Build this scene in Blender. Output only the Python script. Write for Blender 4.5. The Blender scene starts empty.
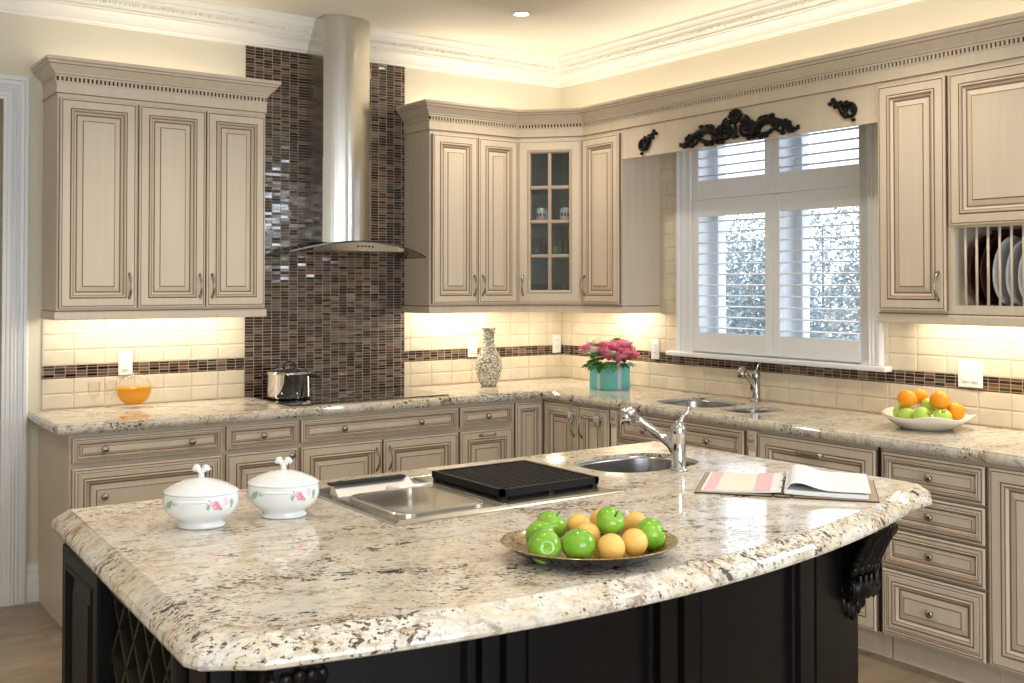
import bpy, bmesh, math, random
from math import sin, cos, pi, radians
from mathutils import Vector, Matrix, noise
random.seed(7)
C = bpy.context.scene.collection
sc = bpy.context.scene
TOP = 0.914

# ------------------------------------------------------------------ materials
def mat(name, col=(.8,.8,.8), rough=.5, metal=0., spec=.5, trans=0., ior=1.45, coat=0., emit=None, estr=1.):
    m = bpy.data.materials.new(name); m.use_nodes = True
    b = m.node_tree.nodes['Principled BSDF']
    b.inputs['Base Color'].default_value = (*col, 1)
    b.inputs['Roughness'].default_value = rough
    b.inputs['Metallic'].default_value = metal
    b.inputs['Specular IOR Level'].default_value = spec
    b.inputs['Transmission Weight'].default_value = trans
    b.inputs['IOR'].default_value = ior
    b.inputs['Coat Weight'].default_value = coat
    b.inputs['Coat Roughness'].default_value = .04
    if emit:
        b.inputs['Emission Color'].default_value = (*emit, 1); b.inputs['Emission Strength'].default_value = estr
    return m
class NT:
    def __init__(s, m): s.m=m; s.t=m.node_tree; s.b=s.t.nodes['Principled BSDF']
    def n(s, typ, **k):
        x = s.t.nodes.new(typ)
        for a,v in k.items():
            if a in x.inputs.keys() if hasattr(x.inputs,'keys') else False: pass
            setattr(x, a, v)
        return x
    def l(s, a, b): s.t.links.new(a, b)
    def pos(s): return s.n('ShaderNodeNewGeometry').outputs['Position']
    def mapping(s, vec, scale=(1,1,1), loc=(0,0,0), rot=(0,0,0)):
        x = s.n('ShaderNodeMapping'); x.inputs['Scale'].default_value=scale; x.inputs['Location'].default_value=loc; x.inputs['Rotation'].default_value=rot
        s.l(vec, x.inputs['Vector']); return x.outputs[0]
    def noise(s, vec, scale, detail=4, rough=.5, dist=0.):
        x = s.n('ShaderNodeTexNoise'); x.inputs['Scale'].default_value=scale; x.inputs['Detail'].default_value=detail
        x.inputs['Roughness'].default_value=rough; x.inputs['Distortion'].default_value=dist
        s.l(vec, x.inputs['Vector']); return x.outputs['Fac']
    def ramp(s, fac, stops, interp='LINEAR'):
        x = s.n('ShaderNodeValToRGB'); x.color_ramp.interpolation=interp; cr=x.color_ramp
        while len(cr.elements)<len(stops): cr.elements.new(.5)
        for e,(p,c) in zip(cr.elements, stops):
            e.position=p; e.color=(*c,1) if len(c)==3 else c
        s.l(fac, x.inputs[0]); return x.outputs[0]
    def mix(s, fac, a, b, typ='MIX'):
        x = s.n('ShaderNodeMix', data_type='RGBA', blend_type=typ)
        for sock, v in ((x.inputs['Factor'],fac),(x.inputs['A'],a),(x.inputs['B'],b)):
            pass
        f=x.inputs[0]; A=x.inputs[6]; B=x.inputs[7]
        for sock,v in ((f,fac),(A,a),(B,b)):
            if isinstance(v,(int,float)): sock.default_value=v
            elif isinstance(v,tuple): sock.default_value=(*v,1) if len(v)==3 else v
            else: s.l(v,sock)
        return x.outputs[2]
    def math(s, op, a, b=0., c=None):
        x = s.n('ShaderNodeMath', operation=op)
        for i,v in enumerate((a,b) if c is None else (a,b,c)):
            if isinstance(v,(int,float)): x.inputs[i].default_value=v
            else: s.l(v,x.inputs[i])
        return x.outputs[0]
    def sep(s, v):
        x=s.n('ShaderNodeSeparateXYZ'); s.l(v,x.inputs[0]); return x.outputs
    def comb(s, a,b,c):
        x=s.n('ShaderNodeCombineXYZ')
        for i,v in enumerate((a,b,c)):
            if isinstance(v,(int,float)): x.inputs[i].default_value=v
            else: s.l(v,x.inputs[i])
        return x.outputs[0]
    def bump(s, h, strength=.2, dist=.002):
        x=s.n('ShaderNodeBump'); x.inputs['Strength'].default_value=strength; x.inputs['Distance'].default_value=dist
        s.l(h,x.inputs['Height']); s.l(x.outputs[0], s.b.inputs['Normal'])
    def col(s, v): s.l(v, s.b.inputs['Base Color'])

CREAM=(.70,.608,.485); GLAZE=(.27,.165,.11)
def cream_mat(name, c=CREAM):
    m=mat(name,c,.38); t=NT(m); p=t.pos()
    f=t.noise(t.mapping(p,(28,28,1.4)),1.,5,.6)
    c2=tuple(x*.95 for x in (c[0],c[1]*.98,c[2]*.96))
    t.col(t.ramp(f,[(.3,c2),(.62,c)])); return m
cream=cream_mat('cream_paint')
tile_dark=(0.,0.,0.)
glaze=mat('brown_glaze',GLAZE,.5)
midcream=mat('rubbed_cream',(.50,.39,.30),.45)
white_trim=mat('white_trim_paint',(.79,.805,.835),.35)
ceiling_m=mat('ceiling_paint',(.80,.77,.70),.9)
plaster=mat('crown_plaster',(.84,.82,.77),.6)
wall_m=mat('wall_paint',(.72,.67,.55),.85)
t=NT(wall_m); t.bump(t.noise(t.pos(),180,3),.05,.001)
chrome=mat('chrome',(.66,.66,.67),.06,1.)
nickel=mat('brushed_nickel',(.40,.37,.33),.27,1.)
alum=mat('bright_aluminium',(.85,.84,.82),.38,.9)
satin=mat('satin_steel',(.40,.39,.37),.22,1.)
steel=mat('stainless_steel',(.62,.60,.56),.27,1.)
t=NT(steel); p=t.pos(); t.l(t.ramp(t.noise(t.mapping(p,(120,120,2)),1,2),[(.3,(.22,.22,.22)),(.7,(.27,.27,.27))]), t.b.inputs['Roughness'])
steel_sink=mat('sink_steel',(.34,.34,.35),.24,1.)
black_lac=mat('black_lacquer',(.004,.0036,.0036),.42,spec=.22)
black_carv=mat('black_carved_paint',(.004,.0037,.004),.34,spec=.3)
black_iron=mat('black_cast_iron',(.006,.006,.0065),.5,spec=.3)
black_plas=mat('black_plastic',(.015,.015,.015),.35)
dark_void=mat('dark_gap',(.01,.01,.01),.8)
porcelain=mat('white_porcelain',(.84,.86,.88),.12,coat=.5)
white_plas=mat('white_plastic',(.86,.86,.86),.35)
glass_m=mat('clear_glass',(1,1,1),.0,trans=1.,ior=1.45)
amber=mat('amber_liquid',(.95,.42,.015),.05,trans=.25,ior=1.33)
cook_glass=mat('black_ceramic_glass',(.01,.01,.011),.03,spec=.85,coat=1.)
thin_glass=mat('window_glass',(1,1,1),0.)
def arch_glass(m, tint=(1,1,1), f0=.06, k=1.0):
    # thin architectural pane: mostly see-through, mirror at grazing angles
    t=m.node_tree; o=t.nodes['Material Output']; t.nodes.remove(t.nodes['Principled BSDF'])
    tr=t.nodes.new('ShaderNodeBsdfTransparent'); tr.inputs[0].default_value=(*tint,1)
    gl=t.nodes.new('ShaderNodeBsdfGlossy'); gl.inputs['Roughness'].default_value=.01
    lw=t.nodes.new('ShaderNodeLayerWeight'); lw.inputs[0].default_value=.5
    pw_=t.nodes.new('ShaderNodeMath'); pw_.operation='POWER'; pw_.inputs[1].default_value=4.5; t.links.new(lw.outputs['Facing'],pw_.inputs[0])
    mt=t.nodes.new('ShaderNodeMath'); mt.operation='MULTIPLY_ADD'; mt.inputs[1].default_value=.95; mt.inputs[2].default_value=.045*k; mt.use_clamp=True; t.links.new(pw_.outputs[0],mt.inputs[0])
    mx=t.nodes.new('ShaderNodeMixShader'); t.links.new(mt.outputs[0],mx.inputs[0]); t.links.new(tr.outputs[0],mx.inputs[1]); t.links.new(gl.outputs[0],mx.inputs[2])
    t.links.new(mx.outputs[0],o.inputs[0])
arch_glass(thin_glass)
hood_glass=mat('hood_glass'); arch_glass(hood_glass,(.60,.64,.60),k=1.6)
cab_glass=mat('cabinet_glass'); arch_glass(cab_glass,(.80,.84,.86),k=1.8)
tumbler_m=mat('tumbler_glass'); arch_glass(tumbler_m,(.9,.92,.93),k=3.)
ware=mat('thin_glassware'); arch_glass(ware,(.985,.985,.985),k=.8)
edge_glass=mat('dark_glass_edge',(.03,.045,.035),.1)
inside_m=mat('cabinet_inside',(.52,.52,.50),.5)

# granite
granite=mat('polished_granite',(.7,.6,.5),.07,spec=.6,coat=.0)
t=NT(granite); p=t.pos()
pw=t.mapping(p,(1,1,1),rot=(0,0,.25))
big=t.noise(t.mapping(pw,(2.2,3.4,2)),1.,6,.65,.5)
base=t.ramp(big,[(.30,(.50,.47,.43)),(.43,(.70,.665,.60)),(.53,(.66,.57,.43)),(.62,(.72,.68,.60)),(.76,(.55,.40,.25))])
med=t.noise(t.mapping(pw,(13,19,15)),1.,7,.75,.3)
base=t.mix(t.ramp(med,[(.50,(0,0,0)),(.62,(.85,.85,.85))]), base, (.52,.41,.28))
whi=t.noise(t.mapping(pw,(24,33,30),loc=(9,3,1)),1.,5,.75)
base=t.mix(t.ramp(whi,[(.50,(0,0,0)),(.60,(.8,.8,.8))]), base, (.75,.725,.67))
grey=t.noise(t.mapping(pw,(34,48,40),loc=(3,1,2)),1.,5,.75)
base=t.mix(t.ramp(grey,[(.54,(0,0,0)),(.66,(.75,.75,.75))]), base, (.33,.30,.28))
clus=t.noise(t.mapping(pw,(4.0,6.5,5),loc=(1,7,0)),1.,4,.65,.6)
spk=t.noise(t.mapping(pw,(75,115,95),loc=(5,5,5)),1.,4,.7)
sm=t.math('ADD',spk,t.math('MULTIPLY',t.math('SUBTRACT',clus,.5),.50))
base=t.mix(t.ramp(sm,[(.585,(0,0,0)),(.635,(.92,.92,.92))]), base, (.050,.034,.028))
spk2=t.noise(t.mapping(pw,(26,40,30),loc=(2,8,5)),1.,3,.6)
sm2=t.math('ADD',spk2,t.math('MULTIPLY',t.math('SUBTRACT',clus,.5),.45))
base=t.mix(t.ramp(sm2,[(.64,(0,0,0)),(.672,(.9,.9,.9))]), base, (.040,.030,.028))
vein=t.noise(t.mapping(pw,(.9,2.2,1),loc=(2.3,.4,0)),1.,7,.65,.9)
va=t.math('ABSOLUTE',t.math('SUBTRACT',vein,.5))
vm=t.math('MULTIPLY',t.ramp(va,[(.0,(1,1,1)),(.014,(0,0,0))]),t.ramp(med,[(.42,(.1,.1,.1)),(.58,(.75,.75,.75))]))
base=t.mix(vm, base, (.20,.12,.07))
t.col(base)

# travertine floor
floor_m=mat('stone_floor',(.4,.33,.24),.25)
t=NT(floor_m); p=t.pos()
br=t.n('ShaderNodeTexBrick'); br.offset=.5; br.inputs['Scale'].default_value=1.; br.inputs['Brick Width'].default_value=.6; br.inputs['Row Height'].default_value=.4
br.inputs['Mortar Size'].default_value=.003; br.inputs['Color1'].default_value=(.25,.195,.135,1); br.inputs['Color2'].default_value=(.30,.235,.16,1); br.inputs['Mortar'].default_value=(.17,.13,.095,1)
t.l(t.mapping(p,rot=(0,0,.0)),br.inputs['Vector'])
f=t.noise(t.mapping(p,(3,7,1)),1.,7,.65,.5)
t.col(t.mix(.55,br.outputs['Color'],t.ramp(f,[(.3,(.13,.095,.06)),(.5,(.26,.20,.14)),(.7,(.38,.31,.23))]),'MIX'))

# mosaic
def mosaic_mat(name, axis):
    m=mat(name,(.1,.07,.05),.08,spec=.8); t=NT(m); p=t.pos(); s=t.sep(p)
    u=t.math('DIVIDE',t.math('ADD',s[axis],3.2+ (0. if axis==0 else 4.)),.0508); v=t.math('DIVIDE',s[2],.0155)
    iu=t.math('FLOOR',u); iv=t.math('FLOOR',v); fu=t.math('FRACT',u); fv=t.math('FRACT',v)
    w=t.n('ShaderNodeTexWhiteNoise', noise_dimensions='2D'); t.l(t.comb(iu,iv,0.),w.inputs['Vector'])
    w2=t.n('ShaderNodeTexWhiteNoise', noise_dimensions='2D'); t.l(t.comb(t.math('ADD',iu,91.7),iv,0.),w2.inputs['Vector'])
    c=t.ramp(w.outputs['Value'],[(0,(.014,.006,.005)),(.38,(.028,.012,.009)),(.50,(.105,.068,.060)),(.62,(.055,.028,.022)),(.72,(.155,.110,.088)),(.90,(.18,.11,.055)),(.95,(.10,.04,.028))],'CONSTANT')
    st=t.noise(t.mapping(p,(60,60,60)),1.,2)
    c=t.mix(.2,c,t.ramp(st,[(.3,(.3,.3,.3)),(.7,(1,1,1))]),'MULTIPLY')
    du=t.math('ABSOLUTE',t.math('SUBTRACT',fu,.5)); dv=t.math('ABSOLUTE',t.math('SUBTRACT',fv,.5))
    g=t.math('MAXIMUM',t.math('GREATER_THAN',du,.468),t.math('GREATER_THAN',dv,.425))
    t.col(t.mix(g,c,(.36,.28,.20)))
    t.l(t.math('ADD',t.math('MULTIPLY',g,.5),.09),t.b.inputs['Roughness'])
    geo=t.n('ShaderNodeNewGeometry')
    vm=t.n('ShaderNodeVectorMath',operation='SUBTRACT'); t.l(w2.outputs['Color'],vm.inputs[0]); vm.inputs[1].default_value=(.5,.5,.5)
    vs=t.n('ShaderNodeVectorMath',operation='SCALE'); t.l(vm.outputs[0],vs.inputs[0]); vs.inputs['Scale'].default_value=.095
    va=t.n('ShaderNodeVectorMath',operation='ADD'); t.l(geo.outputs['Normal'],va.inputs[0]); t.l(vs.outputs[0],va.inputs[1])
    vn=t.n('ShaderNodeVectorMath',operation='NORMALIZE'); t.l(va.outputs[0],vn.inputs[0]); t.l(vn.outputs[0],t.b.inputs['Normal'])
    return m
mosaic_x=mosaic_mat('glass_mosaic_back',0); mosaic_y=mosaic_mat('glass_mosaic_side',1)
ceramic=mat('cream_ceramic_tile',(.70,.62,.48),.22,spec=.5)
t=NT(ceramic); t.col(t.ramp(t.noise(t.pos(),9,3),[(.3,(.66,.58,.45)),(.7,(.75,.67,.53))]))
grout=mat('tile_grout',(.50,.43,.31),.8)
vase_m=mat('mosaic_vase',(.6,.58,.5),.25)
t=NT(vase_m); vo=t.n('ShaderNodeTexVoronoi'); vo.feature='F1'; vo.inputs['Scale'].default_value=95; t.l(t.pos(),vo.inputs['Vector'])
ve=t.n('ShaderNodeTexVoronoi'); ve.feature='DISTANCE_TO_EDGE'; ve.inputs['Scale'].default_value=95; t.l(t.pos(),ve.inputs['Vector'])
cc=t.ramp(t.sep(vo.outputs['Color'])[0],[(0,(.75,.72,.62)),(.45,(.55,.50,.36)),(.7,(.80,.80,.76)),(.85,(.30,.27,.2))],'CONSTANT')
t.col(t.mix(t.math('LESS_THAN',ve.outputs['Distance'],.09),cc,(.20,.17,.12)))

# ------------------------------------------------------------------ mesh builder
class MB:
    def __init__(s): s.v=[]; s.f=[]; s.m=[]; s.sm=[]
    def add(s, vs, fs, mi=0, smooth=False):
        b=len(s.v); s.v+= [tuple(v) for v in vs]
        for f in fs: s.f.append(tuple(b+i for i in f)); s.m.append(mi); s.sm.append(smooth)
        return s
    def box(s, x0,x1,y0,y1,z0,z1, mi=0):
        if x0>x1: x0,x1=x1,x0
        if y0>y1: y0,y1=y1,y0
        if z0>z1: z0,z1=z1,z0
        v=[(x,y,z) for x in (x0,x1) for y in (y0,y1) for z in (z0,z1)]
        return s.add(v,[(0,1,3,2),(4,6,7,5),(0,4,5,1),(2,3,7,6),(0,2,6,4),(1,5,7,3)],mi)
    def rbox(s,x0,x1,y0,y1,z0,z1,r=.004,mi=0):
        # box with chamfered vertical and horizontal edges (three rings)
        def ring(i,z): return [(x0+i,y0,z),(x1-i,y0,z),(x1,y0+i,z),(x1,y1-i,z),(x1-i,y1,z),(x0+i,y1,z),(x0,y1-i,z),(x0,y0+i,z)]
        def ins(i,z): return [(x0+r+i,y0+i,z),(x1-r-i,y0+i,z),(x1-i,y0+r+i,z),(x1-i,y1-r-i,z),(x1-r-i,y1-i,z),(x0+r+i,y1-i,z),(x0+i,y1-r-i,z),(x0+i,y0+r+i,z)]
        return s.loft([ins(r*.7,z0),ring(r,z0+r),ring(r,z1-r),ins(r*.7,z1)],True,True,mi)
    def loft(s, rings, closed=True, caps=True, mi=0, smooth=False):
        n=len(rings[0]); vs=[p for r in rings for p in r]; fs=[]
        for i in range(len(rings)-1):
            for j in range(n if closed else n-1):
                k=(j+1)%n; fs.append((i*n+j,i*n+k,(i+1)*n+k,(i+1)*n+j))
        if caps and closed:
            fs.append(tuple(range(n-1,-1,-1))); fs.append(tuple((len(rings)-1)*n+j for j in range(n)))
        return s.add(vs,fs,mi,smooth)
    def lathe(s, prof, n=28, c=(0,0,0), sx=1,sy=1, mi=0, smooth=True, M=None):
        rings=[]
        for r,z in prof:
            ring=[]
            for j in range(n):
                a=2*pi*j/n; v=Vector((r*sx*cos(a),r*sy*sin(a),z))
                if M: v=M@v
                ring.append((v.x+c[0],v.y+c[1],v.z+c[2]))
            rings.append(ring)
        return s.loft(rings,True,True,mi,smooth)
    def tube(s, pts, rad, n=10, mi=0, smooth=True, flat=1.):
        pts=[Vector(p) for p in pts]; N=len(pts)
        if not isinstance(rad,(list,tuple)): rad=[rad]*N
        T=[(pts[min(i+1,N-1)]-pts[max(i-1,0)]).normalized() for i in range(N)]
        up=Vector((0,0,1))
        if abs(T[0].dot(up))>.9: up=Vector((1,0,0))
        a=T[0].cross(up).normalized(); rings=[]
        for i in range(N):
            a=(a-T[i]*a.dot(T[i])).normalized(); b=T[i].cross(a)
            rings.append([tuple(pts[i]+(a*cos(2*pi*j/n)+b*sin(2*pi*j/n)*flat)*rad[i]) for j in range(n)])
        return s.loft(rings,True,True,mi,smooth)
    def ell(s, c, r, n=12, m=8, mi=0, M=None, smooth=True):
        rings=[]
        for i in range(m+1):
            th=pi*(.02+.96*i/m); ring=[]
            for j in range(n):
                a=2*pi*j/n; v=Vector((r[0]*sin(th)*cos(a),r[1]*sin(th)*sin(a),-r[2]*cos(th)))
                if M: v=M@v
                ring.append((c[0]+v.x,c[1]+v.y,c[2]+v.z))
            rings.append(ring)
        return s.loft(rings,True,True,mi,smooth)
    def prism(s, poly, z0, z1, mi=0):
        n=len(poly); return s.loft([[(x,y,z0) for x,y in poly],[(x,y,z1) for x,y in poly]],True,True,mi)
    def build(s, name, mats, parent=None):
        me=bpy.data.meshes.new(name); me.from_pydata(s.v,[],s.f)
        if not isinstance(mats,(list,tuple)): mats=[mats]
        for m in mats: me.materials.append(m)
        for p,mi,sm in zip(me.polygons,s.m,s.sm): p.material_index=mi; p.use_smooth=sm
        bm=bmesh.new(); bm.from_mesh(me); bmesh.ops.recalc_face_normals(bm,faces=bm.faces); bm.to_mesh(me); bm.free()
        me.update()
        o=bpy.data.objects.new(name,me); C.objects.link(o)
        if parent: o.parent=parent
        return o
def tag(o,label,cat,group=None):
    o['label']=label; o['category']=cat
    if group: o['group']=group
    return o
def struct(o): o['kind']='structure'; return o
def thing(name,label,cat,loc=(0,0,0),rz=0,group=None):
    o=bpy.data.objects.new(name,None); o.empty_display_size=.05; C.objects.link(o)
    o.location=loc; o.rotation_euler=(0,0,rz); return tag(o,label,cat,group)
def dup(root, loc, rz, label, group=None):
    r=root.copy(); C.objects.link(r); r.location=loc; r.rotation_euler=(0,0,rz); r['label']=label
    if group: r['group']=group
    for ch in list(root.children):
        c=ch.copy(); C.objects.link(c); c.parent=r
        for g in list(ch.children):
            d=g.copy(); C.objects.link(d); d.parent=c
    return r

def offset_path(path, d, closed=False):
    # path in plan; positive d moves to the right-hand side of the travel direction
    n=len(path); out=[]
    for i in range(n):
        p=Vector(path[i]); 
        a=Vector(path[i-1]) if (closed or i>0) else None
        b=Vector(path[(i+1)%n]) if (closed or i<n-1) else None
        def nor(u,v): e=(v-u).normalized(); return Vector((e.y,-e.x))
        if a is None: q=p+nor(p,b)*d
        elif b is None: q=p+nor(a,p)*d
        else:
            n1=nor(a,p); n2=nor(p,b); m=(n1+n2).normalized(); q=p+m*(d/max(.3,m.dot(n1)))
        out.append((q.x,q.y))
    return out
def sweep(mb, path, prof, closed=False, mi=None, caps=True):
    # prof: (outward projection, z[, material index of the strip that ends here])
    cols=[offset_path(path,p[0],closed) for p in prof]
    n=len(path)
    base=len(mb.v)
    for k,p in enumerate(prof):
        mb.v+= [(x,y,p[1]) for x,y in cols[k]]
    for k in range(len(prof)-1):
        m=prof[k+1][2] if len(prof[k+1])>2 else 0
        for i in range(n if closed else n-1):
            j=(i+1)%n
            mb.f.append((base+k*n+i,base+k*n+j,base+(k+1)*n+j,base+(k+1)*n+i)); mb.m.append(m); mb.sm.append(False)
    if not closed and caps:
        mb.f.append(tuple(base+k*n for k in range(len(prof)))); mb.m.append(0); mb.sm.append(False)
        mb.f.append(tuple(base+k*n+n-1 for k in range(len(prof)-1,-1,-1))); mb.m.append(0); mb.sm.append(False)
    return mb

# ------------------------------------------------------------------ camera
cd=bpy.data.cameras.new('camera'); cam=bpy.data.objects.new('camera',cd); C.objects.link(cam)
cam.location=(-4.3194,-5.5142,1.5238); cam.rotation_euler=(radians(90.993),0,-radians(35.382))
cd.sensor_width=36; cd.lens=1057.02*36/1024; cd.shift_y=-75.24/1024
sc.camera=cam; cd.clip_start=.05

# ------------------------------------------------------------------ room shell
H=3.0; XL=-6.6; YR=-8.2; WT=.24
mb=MB().box(XL-.3,.3,YR-.3,.3,-.12,0); struct(mb.build('floor',floor_m))
mb=MB().box(XL-.3,.3,YR-.3,.3,H,H+.12); struct(mb.build('ceiling',ceiling_m))
# back wall with a doorway on the left
DX0,DX1,DZ=-4.3,-3.385,2.36+.06
mb=MB().box(XL,DX0,0,.16,0,H).box(DX0,DX1,0,.16,DZ,H).box(DX1,WT,0,.16,0,H); struct(mb.build('wall_back',wall_m))
# right wall with the kitchen window and an unseen high window further along, sized by its mosaic glints
W0,W1,WZ0,WZ1=-1.225,-2.40,1.145,2.42
G0,G1,GZ,GB=-4.20,-5.75,2.68,1.80
mb=MB().box(0,WT,0,W0,0,H).box(0,WT,W0,W1,0,WZ0).box(0,WT,W0,W1,WZ1,H).box(0,WT,W1,G0,0,H).box(0,WT,G0,G1,GZ,H).box(0,WT,G1,YR,0,H).box(0,WT,G1,G0,0,GB)
struct(mb.build('wall_right',wall_m))
mb=MB().box(XL-.15,XL,YR,.16,0,H); struct(mb.build('wall_left',wall_m))
RX0,RX1=-5.6,-1.8
mb=MB().box(XL,RX0,YR-.15,YR,0,H).box(RX1,WT,YR-.15,YR,0,H).box(RX0,RX1,YR-.15,YR,0,.5).box(RX0,RX1,YR-.15,YR,2.5,H)
struct(mb.build('wall_rear',wall_m))
mb=MB()
for i in range(5):
    x=RX0+(RX1-RX0)*i/4; mb.box(x-.05,x+.05,YR-.12,YR+.02,.5,2.5)
mb.box(RX0,RX1,YR-.12,YR+.02,.45,.55).box(RX0,RX1,YR-.12,YR+.02,2.45,2.55).box(RX0,RX1,YR-.10,YR,1.9,1.95)
w2=struct(mb.build('window_2',white_trim))
mb=MB()
for i in range(3):
    y=G0+(G1-G0)*i/2; mb.box(.0,.10,y-.04,y+.04,GB,GZ)
mb.box(0,.10,G0,G1,GZ-.05,GZ+.04).box(0,.10,G0,G1,GB-.04,GB+.05)
struct(mb.build('window_3',white_trim))
# hallway door seen as a sliver at the far left
m_hall=mat('hall_door_wood',(.22,.16,.12),.5)
mb=MB().box(DX0,DX1,.10,.15,.0,DZ); 
d1=struct(mb.build('door_1',m_hall))
struct(MB().lathe([(.028,0),(.03,.02),(.02,.05),(.001,.052)],c=(0,0,0),M=Matrix.Rotation(pi/2,4,'X')).build('door_handle',nickel,d1)).location=(-4.2,.10,1.0)
# fluted casing round the doorway
def casing_profile(w):
    return [(0,0),(0,.022),(.010,.030),(.022,.030),(.026,.020),(.040,.019),(.044,.026),(.052,.019),(.060,.026),(.068,.019),(.076,.026),(.084,.019),(w-.020,.019),(w-.014,.014),(w,.014),(w,0)]
cw=.116
mb=MB()
def vcasing(mb,xo,sgn,zt,yoff=0):
    pr=casing_profile(cw)
    # outer edge at xo, section runs inward
    for zz in (0,):
        lo=[(xo-sgn*a,-b,0) for a,b in pr]; hi=[(xo-sgn*a,-b,zt-a) for a,b in pr]
        mb.loft([lo,hi],True,True)
vcasing(mb,-3.269,1,2.526)
vcasing(mb,-4.416,-1,2.526)
pr=casing_profile(cw)
mb.loft([[(-4.416+a,-b,2.526-a) for a,b in pr],[(-3.269-a,-b,2.526-a) for a,b in pr]],True,True)
struct(mb.build('trim_1',white_trim))
# baseboard pieces either side of the casing
bbp=[(0,0),(.020,0),(.020,.10),(.016,.11),(.016,.118),(.012,.13),(.012,.150),(.006,.17),(.006,.182),(0,.184)]
mb=sweep(MB(),[(-3.269,0),(-3.207,0)],bbp); struct(mb.build('baseboard_back',white_trim))
mb=sweep(MB(),[(XL,0),(-4.416,0)],bbp); struct(mb.build('baseboard_left',white_trim))
# ceiling crown moulding
cp=[(0,2.825),(.012,2.825),(.014,2.834),(.026,2.838),(.028,2.848),(.034,2.862),(.046,2.878),(.060,2.888),(.064,2.890),(.064,2.898),(.074,2.900),(.074,2.904),(.070,2.906),(.074,2.912),(.100,2.950),(.102,2.953),(.108,2.955),(.110,2.966),(.120,2.980),(.128,2.986),(.130,3.0)]
path=[(XL,0),(0,0),(0,YR)]
mb=sweep(MB(),path,cp,caps=False)
# egg-and-leaf ornament on the sloped band, and small beads under it
def crown_orn(mb,px,py,ang):
    M=Matrix.Rotation(ang,4,'Z')@Matrix.Rotation(radians(-35),4,'X')
    def P(x,y,z): v=Matrix.Rotation(ang,4,'Z')@Vector((x,y,z)); return (px+v.x,py+v.y,v.z)
    mb.ell(P(0,-.088,2.932),(.014,.006,.019),8,4,M=M)
    mb.ell(P(.024,-.088,2.931),(.005,.006,.020),6,3,M=M)
n=int(4.6/.048)
for i in range(n): crown_orn(mb,-.16-i*.048,0,0)
for i in range(n): crown_orn(mb,0,-.16-i*.048,-pi/2)
struct(mb.build('trim_2',plaster))

# ------------------------------------------------------------------ backsplash
def tile_wall(name, spans, axis, phase, pitch):
    """axis 0: wall y=0 (u=x), axis 1: wall x=0 (u=y). spans: (u0,u1,z0,z1)"""
    mb=MB()
    rows=[(.914,.9884),(.9884,1.0638)]
    z=1.1258
    while z<2.5: rows.append((z,z+.0765)); z+=.0765
    def put(u,d,z): return (u,-d,z) if axis==0 else (-d,u,z)
    for u0,u1,z0,z1 in spans:
        k0=int(math.floor((u0-phase)/pitch))-1
        v=[put(u0,.004,z0),put(u1,.004,z0),put(u1,.004,z1),put(u0,.004,z1)]
        mb.add(v,[(0,1,2,3)],1)
        for k in range(k0,k0+60):
            a=max(u0,phase+k*pitch+.0009); b=min(u1,phase+(k+1)*pitch-.0009)
            if b-a<.006: continue
            for ra,rb in rows:
                c=max(z0,ra+.0008); d=min(z1,rb-.0008)
                if d-c<.006: continue
                e=.007 if min(b-a,d-c)>.03 else .002
                o=[put(a,.003,c),put(b,.003,c),put(b,.003,d),put(a,.003,d)]
                o2=[put(a,.0065,c),put(b,.0065,c),put(b,.0065,d),put(a,.0065,d)]
                i=[put(a+e,.0085,c+e),put(b-e,.0085,c+e),put(b-e,.0085,d-e),put(a+e,.0085,d-e)]
                mb.loft([o,o2,i],True,False); mb.add(i,[(0,1,2,3)])
    o=mb.build(name,[ceramic,grout]); return struct(o)
ZC=1.43
tile_wall('trim_3',[(-3.206,-2.182,.90,1.0638),(-3.206,-2.182,1.1258,ZC),(-1.197,-.003,.90,1.0638),(-1.197,-.003,1.1258,ZC)],0,-3.206,.1465)
tile_wall('trim_4',[(-4.25,-.003,.90,1.0638),(-1.1,-.003,1.1258,ZC),(-4.25,-2.468,1.1258,ZC),(-1.1,-.94,ZC,2.41),(-2.67,-2.468,ZC,2.41)],1,-.8555,.1487)
mb=MB().box(-3.206,-2.182,-.008,-.001,1.0638,1.1258).box(-1.197,-.009,-.008,-.001,1.0638,1.1258); struct(mb.build('trim_5',mosaic_x))
mb=MB().box(-.008,-.001,-4.25,-.009,1.0638,1.1258); struct(mb.build('trim_6',mosaic_y))
mb=MB().box(-2.182,-1.197,-.011,-.001,.90,2.825); struct(mb.build('trim_7',mosaic_x))

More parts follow.
